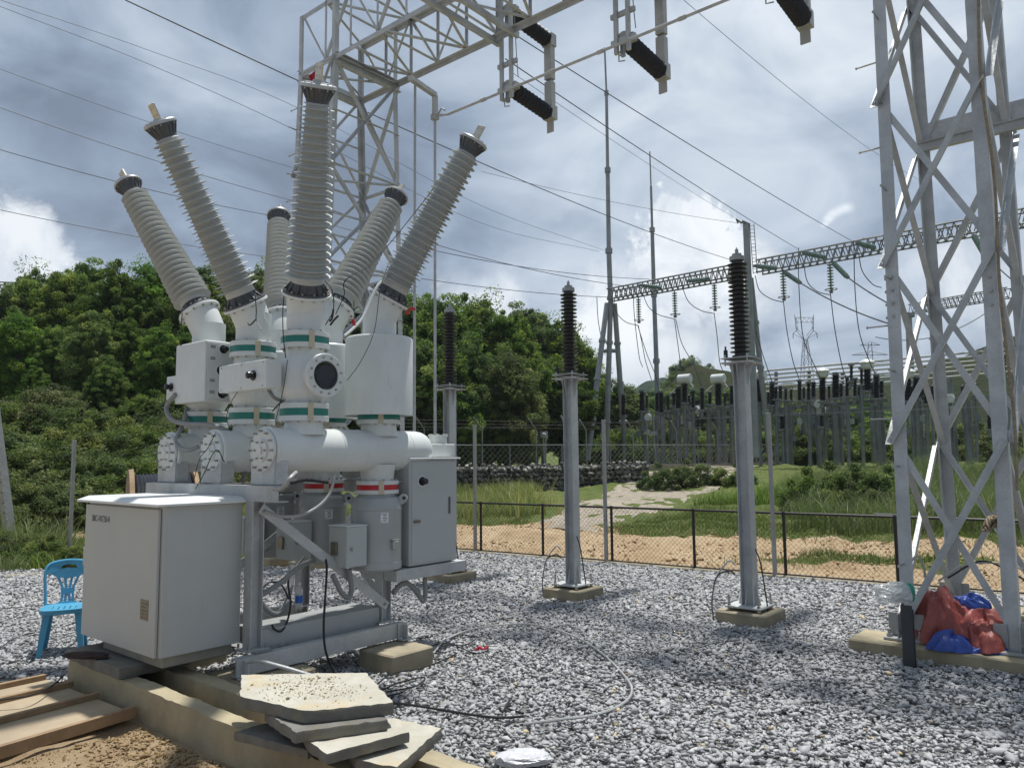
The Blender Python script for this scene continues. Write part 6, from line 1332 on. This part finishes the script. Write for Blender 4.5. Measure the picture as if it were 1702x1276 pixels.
# path
pts_l = [(890, 872), (960, 840), (1050, 816), (1160, 800), (1255, 795)]; pts_r = [(990, 888), (1075, 854), (1165, 832), (1245, 811), (1292, 802)]
def gt_(px, py):
    q = gz(px, py, 0)
    for _ in range(6): q = gz(px, py, float(terrain_h(np.array([q[0]]), np.array([q[1]]))[0]) -.02)
    return q
vs = []; nL = 26
Lp = sp([gt_(*q) for q in pts_l], 12); Rp = sp([gt_(*q) for q in pts_r], 12); fs = []
for i in range(len(Lp)):
    for j in range(6):
        q = Lp[i]+(Rp[i]-Lp[i])*j/5; j_ = .12*fbm(np.array([q[0]*3]), np.array([q[1]*3]), 1.0)[0]*(1 if j in (0, 5) else 0); z = float(terrain_h(np.array([q[0]+j_]), np.array([q[1]]))[0]); vs.append((q[0]+j_, q[1], z+.012-(.03 if j in (0, 5) else 0)))
for i in range(len(Lp)-1):
    for j in range(5): fs.append((i*6+j, i*6+j+1, (i+1)*6+j+1, (i+1)*6+j))
mb = MB(); mb.add(vs, fs); single('path', mb, mat('pale_gravel_path', (.36, .31, .24), .95, 0, .2, 5, .015, 30), (0, 0, 0), None, None, kind='structure')

# ================================================================== VEGETATION
def leaf_cloud(centers, rad, nper, lsz, rng, tone_mu, flat=.75, up=.5, tone_sp=.2, fold=True):
    """many small folded leaves around clump centres; returns v, f, tone"""
    n = len(centers)*nper; ci = np.repeat(np.arange(len(centers)), nper)
    d = rng.normal(size=(n, 3)); d /= np.linalg.norm(d, axis=1)[:, None]; rr = rng.uniform(.45, 1, n)**.6
    an_ = rng.uniform(.55, 1.5, (len(centers), 3)); pos = centers[ci]+d*rr[:, None]*np.asarray(rad)[ci][:, None]*np.array([1, 1, flat])*an_[ci]+rng.normal(0, .05, (n, 3))
    nrm = d*.6+rng.normal(size=(n, 3))*.6+np.array([0, 0, up]); nrm /= np.linalg.norm(nrm, axis=1)[:, None]
    t_ = rng.normal(size=(n, 3)); t_ -= nrm*(t_*nrm).sum(1)[:, None]; t_ /= np.linalg.norm(t_, axis=1)[:, None]; b = np.cross(nrm, t_)
    s_ = lsz*rng.uniform(.6, 1.35, n)[:, None]
    v0 = pos-t_*s_*.5; v1 = pos+b*s_*.28+nrm*s_*.08; v2 = pos+t_*s_*.55-nrm*s_*.1; v3 = pos-b*s_*.28+nrm*s_*.08
    V_ = np.stack([v0, v1, v2, v3], 1).reshape(-1, 3); F_ = (np.arange(n)[:, None]*4+np.array([[0, 1, 2, 3]]))
    ct = rng.normal(tone_mu, tone_sp, len(centers)); tn_ = np.clip(np.repeat(ct[ci]+rng.normal(0, .12, n), 4), 0, 1)
    return V_, F_, tn_
def crown_tree(name, H, R, rng, nclump, nper, lsz, m, zlow=.25, tone=.45, shape=1.0, trunk=.14, multi=1):
    """tree at the origin: returns hidden-free template [trunk mesh, crown mesh]"""
    cs = []; rad = []
    while len(cs) < nclump:
        u = rng.uniform(-1, 1, 3)
        if (u**2).sum() > 1: continue
        if (u**2).sum() < .30 and rng.uniform() < .75: continue
        k = 1+.30*math.sin(u[0]*4+rng.uniform(0, .5)+H)*math.cos(u[1]*3)+rng.normal(0, .08)
        z = H*(zlow+(1-zlow)*(.5+.5*u[2])); taper = 1-.35*max(0, u[2])**2*shape
        cs.append([u[0]*R*k*taper, u[1]*R*k*taper, z+rng.normal(0, .15)]); rad.append(R*min(.30, rng.lognormal(math.log(.13), .4)))
    cs = np.array(cs); V_, F_, T_ = leaf_cloud(cs, rad, nper, lsz, rng, tone)
    mb = MB()
    for k in range(multi):
        an = rng.uniform(0, 2*pi); ox = np.array([cos(an), sin(an), 0])*.25*R*(multi > 1); mb.tube(sp([ox*.2, ox*.6+[.05, 0, H*.25], ox+[rng.uniform(-.2, .2), rng.uniform(-.2, .2), H*.6], ox+[0, 0, H*.88]], 5), [trunk*(1-.045*i) for i in range(16)], 8)
    for i in rng.choice(len(cs), min(14, len(cs)), False):
        c = cs[i]; z0 = max(.15*H, c[2]*.55); mb.tube(sp([[0, 0, z0], [c[0]*.4, c[1]*.4, z0+(c[2]-z0)*.6], list(c)], 4), [trunk*.35*(1-.07*i_) for i_ in range(9)], 5)
    return mb, V_, F_, T_
def make_tree(name, cat, params, m, loc, label, group):
    mb, V_, F_, T_ = params; loc = np.asarray(loc, float); t_ = thing(name, label, cat, loc, group)
    for i in range(len(mb.v)): mb.v[i] = tuple(np.array(mb.v[i])+loc)
    part('trunk', mb, M['bark'], t_); o = raw_mesh('crown', V_+loc, F_, m, T_, base=loc, parent=t_); o.location = (0, 0, 0); return t_
R1 = np.random.default_rng(5)
specs = [(9.0, 2.3, 330, 230, .125, .54, .12), (9.6, 2.1, 300, 240, .12, .42, .15), (8.2, 2.5, 360, 220, .125, .60, .10), (10.0, 2.2, 320, 230, .12, .50, .14)]
forest = []
def ground_z(x, y): return float(terrain_h(np.array([x]), np.array([y]))[0])-.03
def tree_at(px, pyt, Y, kind, H0):
    p = at(px, pyt, Y); g_ = ground_z(p[0], p[1]); return (p[0], p[1], g_), (p[2]-g_)/H0
skyline = [(-60, 470), (15, 480), (60, 455), (105, 452), (150, 440), (195, 436), (245, 446), (290, 436), (335, 448), (385, 456), (430, 452), (480, 468), (540, 480), (600, 488), (655, 484), (700, 488), (735, 500), (770, 497), (805, 508), (840, 515), (872, 510), (900, 528), (930, 545), (952, 560), (975, 590)]
protos = []
lab_t = ['leafy broadleaf tree in the dark green belt behind the breaker']
grp = 'trees of the green belt'
for i, (H, R, nc, npr, ls, tn_, zl) in enumerate(specs): protos.append((H, crown_tree('t', H, R, R1, nc, npr, ls, None, zl, tn_, 1.0)))
first = [None]*4
def place(px, pyt, Y, k, lab, g_=grp, ws=1.0):
    H, prm = protos[k]; loc, s_ = tree_at(px, pyt, Y, k, H)
    if first[k] is None: 
        t_ = make_tree('broadleaf_tree', 'tree', prm, M['leaf'], loc, lab, g_); first[k] = t_; t_.scale = (s_*ws, s_*ws, s_); t_.rotation_euler = (0, 0, random.uniform(0, 6.28)); return t_
    d_ = dup(first[k], loc, lab, random.uniform(0, 6.28), (s_*ws, s_*ws, s_)); d_['group'] = g_; return d_
i = 0
for (px, pyt) in skyline:
    Yd = 33+3*((i*7) % 5)/4 if px < 620 else 39+4*((i*3) % 4)/3 if px < 860 else 51
    place(px, pyt-2+random.uniform(-4, 4), Yd, i % 4, 'leafy tree on the skyline of the green belt, %s from the left' % nth(i)); i += 1
for (px, pyt, Y) in [(-40, 545, 30), (30, 525, 29.5), (90, 540, 30), (150, 520, 29), (215, 530, 30), (270, 545, 29), (330, 525, 30), (385, 540, 30), (450, 545, 31), (520, 560, 32), (690, 560, 36), (740, 575, 36.5), (790, 570, 37), (845, 590, 37), (890, 585, 47), (930, 610, 49), (962, 625, 50), (180, 600, 27), (310, 620, 27), (60, 610, 27.5), (720, 640, 36), (770, 650, 36), (830, 655, 36.5), (880, 660, 46), (930, 665, 48), (660, 640, 36), (250, 660, 26), (360, 640, 27)]:
    place(px, pyt, Y, i % 4, 'leafy broadleaf tree inside the green belt', 'lower trees of the green belt', 1.0); i += 1
for k_, px in enumerate(range(-40, 960, 40)):
    Y = 34 if px < 620 else 43; place(px+random.uniform(-12, 12), (600 if px < 620 else 625)+random.uniform(-25, 25), Y+random.uniform(-1, 1), i % 4, 'shadowed tree deep inside the green belt', 'trees deep inside the green belt', 1.5); i += 1
# trees behind the switchyard
for (px, pyt, Y) in [(1030, 640, 52), (1058, 655, 60), (1085, 650, 62), (1120, 640, 62), (1150, 648, 60), (1180, 655, 62), (1215, 650, 62), (1245, 652, 64), (1275, 660, 66), (1310, 662, 66), (1350, 665, 68), (1395, 665, 68), (1440, 668, 66)]:
    place(px, pyt, Y, i % 4, 'bushy tree behind the far switchgear', 'trees behind the switchgear', 1.5); i += 1
for (px, pyt, Y, s_) in [(1135, 591, 150, 1.0), (1120, 604, 150, 1.0), (1168, 606, 155, 1)]:
    place(px+10, pyt, Y, i % 4, 'dark rounded tree on the hilltop beyond the nearest arrester', 'hilltop trees', 1.0); i += 1
# shrubs
def shrub(H, R, nc, npr, ls, tn_): 
    rng = R1; cs = []; rad = []
    for k in range(nc):
        an = rng.uniform(0, 2*pi); r_ = R*math.sqrt(rng.uniform(0, 1)); z = H*(.12+.88*rng.uniform(0, 1)*(1-(r_/R)**2*.7)); cs.append([r_*cos(an), r_*sin(an), z]); rad.append(R*rng.uniform(.06, .17))
    V_, F_, T_ = leaf_cloud(np.array(cs), rad, npr, ls, rng, tn_, .8, .4); mb = MB()
    for k in range(7): c = cs[k]; mb.tube(sp([[0, 0, -.1], [c[0]*.5, c[1]*.5, c[2]*.5], c], 4), [.035-.003*q for q in range(9)], 5)
    return mb, V_, F_, T_
sh = [(2.6, shrub(2.6, 1.7, 190, 240, .08, .48)), (2.0, shrub(2.0, 1.8, 190, 240, .075, .58)), (1.2, shrub(1.2, .95, 50, 220, .07, .45))]
firsts = [None]*3
def place_sh(px, pyt, Y, k, lab, g_, ws=1.0):
    H, prm = sh[k]; p = at(px, pyt, Y); gz_ = ground_z(p[0], p[1])-.05; s_ = max(.2, (p[2]-gz_)/H); loc = (p[0], p[1], gz_)
    if firsts[k] is None: t_ = make_tree('shrub', 'shrub', prm, M['leaf2'], loc, lab, g_); firsts[k] = t_; t_.scale = (s_*ws, s_*ws, s_); return t_
    d_ = dup(firsts[k], loc, lab, random.uniform(0, 6.28), (s_*ws, s_*ws, s_)); d_['group'] = g_; return d_
for (px, pyt, Y, k) in [(20, 660, 24, 0), (60, 650, 25, 1), (115, 668, 24, 0), (160, 690, 23, 1), (200, 712, 22.5, 0), (235, 700, 23, 0), (25, 720, 21, 1), (75, 735, 20.5, 0), (125, 745, 20.5, 1), (175, 750, 20, 0), (225, 760, 20, 1), (275, 735, 22, 0), (330, 740, 22, 1), (10, 780, 18.5, 1), (60, 800, 18.5, 0), (150, 800, 19, 1), (210, 805, 19, 0), (-30, 700, 21, 0), (400, 740, 24, 1), (470, 740, 26, 0), (150, 655, 27, 0), (200, 662, 27, 1), (250, 650, 27, 0), (300, 660, 27, 1), (100, 640, 27, 1), (350, 660, 27, 0), (290, 690, 25, 1)]:
    place_sh(px, pyt, Y, k, 'rounded shrub on the overgrown bank at the left', 'shrubs on the left bank', 1.25)
for (px, pyt, Y, k) in [(660, 735, 33, 1), (700, 735, 34, 0), (1105, 768, 31, 2), (1150, 762, 31, 2), (1215, 768, 30, 2)]:
    place_sh(px, pyt, Y, k, 'low leafy bush between the pale path and the far fence', 'bushes by the path', 1.1)
for (px, pyt, Y, k) in [(1355, 775, 21, 2), (1395, 765, 21, 2), (1435, 768, 21, 2), (1470, 772, 21, 2), (1375, 800, 18.8, 2), (1425, 800, 18.4, 2)]:
    place_sh(px, pyt, Y, k, 'leafy bush in the tall grass left of the near tower', 'bushes in the tall grass', .9)
for (px, pyt, Y, k) in [(75, 888, 13.2, 2), (105, 900, 12.9, 2), (30, 905, 12.8, 2), (140, 905, 13.0, 2), (55, 875, 13.8, 2), (118, 915, 12.7, 2), (-5, 890, 13, 2)]:
    place_sh(px, pyt, Y, k, 'dark green leafy plant at the edge of the gravel left of the chair', 'leafy plants at the left gravel edge', 1.0)
for (px, pyt, Y, k) in [(1035, 712, 48, 1), (1062, 705, 49, 0), (1088, 712, 48, 1), (1115, 706, 49, 0), (1142, 712, 48, 1), (1170, 706, 49, 0), (1200, 712, 48, 1), (1225, 706, 48, 0), (1262, 712, 46, 1), (1290, 708, 47, 0), (1318, 712, 46, 1), (1345, 708, 47, 0), (1372, 714, 46, 1), (1400, 708, 47, 0), (1428, 712, 46, 1), (1455, 708, 46, 0), (1490, 706, 46, 1), (1525, 702, 46, 0), (1560, 706, 46, 1), (1600, 700, 46, 0), (1640, 704, 46, 1), (1680, 700, 46, 0)]:
    place_sh(px, pyt, Y, k, 'dark scrub growing among the far switchgear supports', 'scrub among the far supports', 1.3)
# grass: blades in one object per patch
def blades(name, x, y, h, w_, rng, tone_mu, lean=.35, segs=3, tsp=.2):
    n = len(x); z = terrain_h(x, y)-.03; an = rng.uniform(0, 2*pi, n); dx, dy = np.cos(an), np.sin(an); ln = h*rng.uniform(.2, 1.0, n)*lean*2; rows = []
    fa_ = rng.uniform(0, 2*pi, n); wx, wy = np.cos(fa_), np.sin(fa_)
    for k in range(segs+1):
        t_ = k/segs; cx = x+dx*ln*t_*t_; cy = y+dy*ln*t_*t_; cz = z+h*(t_-.35*t_*t_*np.minimum(1, ln/h)); ww = w_*(1-t_*.92)*.5
        rows.append(np.stack([cx+wx*ww, cy+wy*ww, cz], 1)); rows.append(np.stack([cx-wx*ww, cy-wy*ww, cz], 1))
    V_ = np.stack(rows, 1).reshape(-1, 3); m_ = 2*(segs+1); F_ = np.concatenate([np.arange(n)[:, None]*m_+np.array([[2*k, 2*k+2, 2*k+3, 2*k+1]]) for k in range(segs)])
    tn_ = np.clip(np.repeat(rng.normal(tone_mu, tsp, n), m_), 0, 1); return tag(raw_mesh(name, V_, F_, M['blade'], tn_), None, None, None, 'stuff')
def region(n, x0, x1, y0, y1, fn):
    x = R1.uniform(x0, x1, n); y = R1.uniform(y0, y1, n); k = fn(x, y); return x[k], y[k]
def dist_f(x, y): return (y-fence_y(x))*.81
def zone(x, y):      # grass density beyond the fence
    d = dist_f(x, y); return np.clip(sm(3.0, 4.6, d+1.1*fbm(x, y, .55, 4))+sm(.6, 1.2, d)*sm(.3, .8, fbm(x, y, .55, 4)), 0, 1)
def offpath(x, y):
    k = np.ones(len(x), bool)
    for a in range(0, len(Lp)-1, 2):
        c = (Lp[a]+Rp[a])/2; r_ = np.linalg.norm((Rp[a]-Lp[a]))*.5; k &= ((x-c[0])**2+(y-c[1])**2) > (r_*1.12)**2
    return k
x, y = region(260000, -3, 22, 11.5, 32, lambda x, y: (np.abs(x) < y*.72+.5) & (R1.uniform(0, 1, len(x)) < zone(x, y)*np.where(y < 20, 1, .55)) & offpath(x, y))
blades('short_grass', x, y, R1.uniform(.05, .17, len(x))*(1+.5*fbm(x, y, .8)), R1.uniform(.008, .018, len(x)), R1, .45)
def tallmask(x, y): px = CXP+FPX*x/y; return (px > 1315+25*fbm(x, y, .9)) & (px < 1740) & (dist_f(x, y) > 5.8+.8*fbm(x, y, .7)) & (y < 30)
x, y = region(60000, 5, 24, 12.5, 30, tallmask); blades('tall_grass', x, y, R1.uniform(.45, 1.15, len(x))*(.8+.3*fbm(x, y, .6)), R1.uniform(.014, .03, len(x)), R1, .5, .4)
x, y = region(26000, 3, 11, 20, 33, lambda x, y: (CXP+FPX*x/y > 1075) & (CXP+FPX*x/y < 1330) & (y > 22.5) & offpath(x, y)); blades('tall_grass', x, y, R1.uniform(.25, .7, len(x)), R1.uniform(.015, .03, len(x)), R1, .4, .4)
x, y = region(42000, -5, 8, 20.5, 32, lambda x, y: (CXP+FPX*x/y > 640) & (CXP+FPX*x/y < 1100) & offpath(x, y)); blades('tall_grass', x, y, R1.uniform(.2, .55, len(x))*(1+.4*fbm(x, y, .5)), R1.uniform(.014, .03, len(x)), R1, .5, .45)
x, y = region(900, -1.2, 1.4, 19.5, 24, lambda x, y: fbm(x, y, 1.1) > .35); blades('tall_grass', x, y, R1.uniform(.6, 1.25, len(x)), R1.uniform(.02, .035, len(x)), R1, .85, .35)
x, y = region(60000, -16, -3.4, 12.9, 22, lambda x, y: (x > -y*.72-.5) & (y-13.3+.5*fbm(x, y, .6) > 0) & ((np.abs(y-17.2+.12*x) > 1.0) | (R1.uniform(0, 1, len(x)) < .06))); blades('short_grass', x, y, R1.uniform(.06, .22, len(x)), R1.uniform(.008, .016, len(x)), R1, .5)
# reed-like tufts at the left
def tuft(px, py, h, n, lab):
    c = gz(px, py, 0); x = c[0]+R1.normal(0, .16, n); y = c[1]+R1.normal(0, .16, n); b = blades('reed_tuft', x, y, R1.uniform(.5, 1.0, n)*h, R1.uniform(.014, .028, n), R1, .45, .38, 6); del b['kind']; tag(b, lab, 'plant', 'tall grass tufts at the left edge'); return b
for (px, py, h, n) in [(15, 935, .85, 120), (60, 930, .95, 130), (35, 915, 1.0, 120), (85, 925, .8, 100), (0, 900, 1.0, 120), (105, 905, .8, 80), (20, 950, .45, 100), (75, 945, .4, 100)]: tuft(px, py, h, n, 'tuft of tall arching grass at the left beyond the gravel')
# hills
def hill(name, Y, pts, depth, c, c2, hz):
    xs_ = [at(px, py, Y) for px, py in pts]; px_ = np.array([p[0] for p in xs_]); pz_ = np.array([p[2] for p in xs_]); gx_ = np.linspace(px_[0], px_[-1], 220); top_ = np.interp(gx_, px_, pz_)+fbm(gx_/Y*300, gx_*0, .13, 4)*Y*.0035; rows = 14; vs = []
    for r_ in range(rows):
        f_ = r_/(rows-1); vs += [(gx_[i]*(1-.12*(1-f_)), Y-depth*(1-f_), -3+(top_[i]+3)*math.sin(f_*pi/2)+fbm(np.array([gx_[i]*.05]), np.array([f_*9]), 1., 3)[0]*Y*.004*math.sin(f_*pi)) for i in range(220)]
    vs += [(gx_[i], Y+depth, -3) for i in range(220)]
    fs = [(r_*220+i, r_*220+i+1, (r_+1)*220+i+1, (r_+1)*220+i) for r_ in range(rows) for i in range(219)]
    mb = MB(); mb.add(vs, fs); single(name, mb, mat('%s_woodland' % hz, c, .95, 0, .3, .05, 1.2, .12, c2=c2, spec=0.0), (0, 0, 0), None, None, kind='structure', smooth=60)
hill('hills', 420, [(900, 680), (1010, 668), (1060, 640), (1100, 628), (1150, 640), (1185, 626), (1230, 640), (1300, 640), (1400, 640), (1500, 620), (1640, 600), (1800, 590)], 120, (.035, .055, .03), (.02, .033, .018), 'far')
hill('hills', 150, [(980, 690), (1060, 668), (1110, 640), (1150, 612), (1200, 618), (1260, 640), (1330, 650), (1450, 650), (1560, 600), (1700, 560), (1850, 555)], 50, (.022, .034, .015), (.04, .042, .022), 'near')
# air
hz_ = MB(); hz_.box(np.array([0, 255, 74]), (612, 330, 78.5), (np.array([1., 0, 0]), np.array([0, 1., 0]), Z3), .01)
hm = bpy.data.materials.new('pale_air'); hm.use_nodes = True; hn = hm.node_tree; hn.nodes.clear(); ho_ = hn.nodes.new('ShaderNodeOutputMaterial'); hv = hn.nodes.new('ShaderNodeVolumePrincipled'); hv.inputs['Color'].default_value = (.80, .88, 1, 1); hv.inputs['Density'].default_value = .0003; hv.inputs['Anisotropy'].default_value = .2; hn.links.new(hv.outputs[0], ho_.inputs['Volume'])
HAZE = True
if HAZE: single('haze', hz_, hm, (0, 0, 0), None, None, kind='stuff', smooth=0)
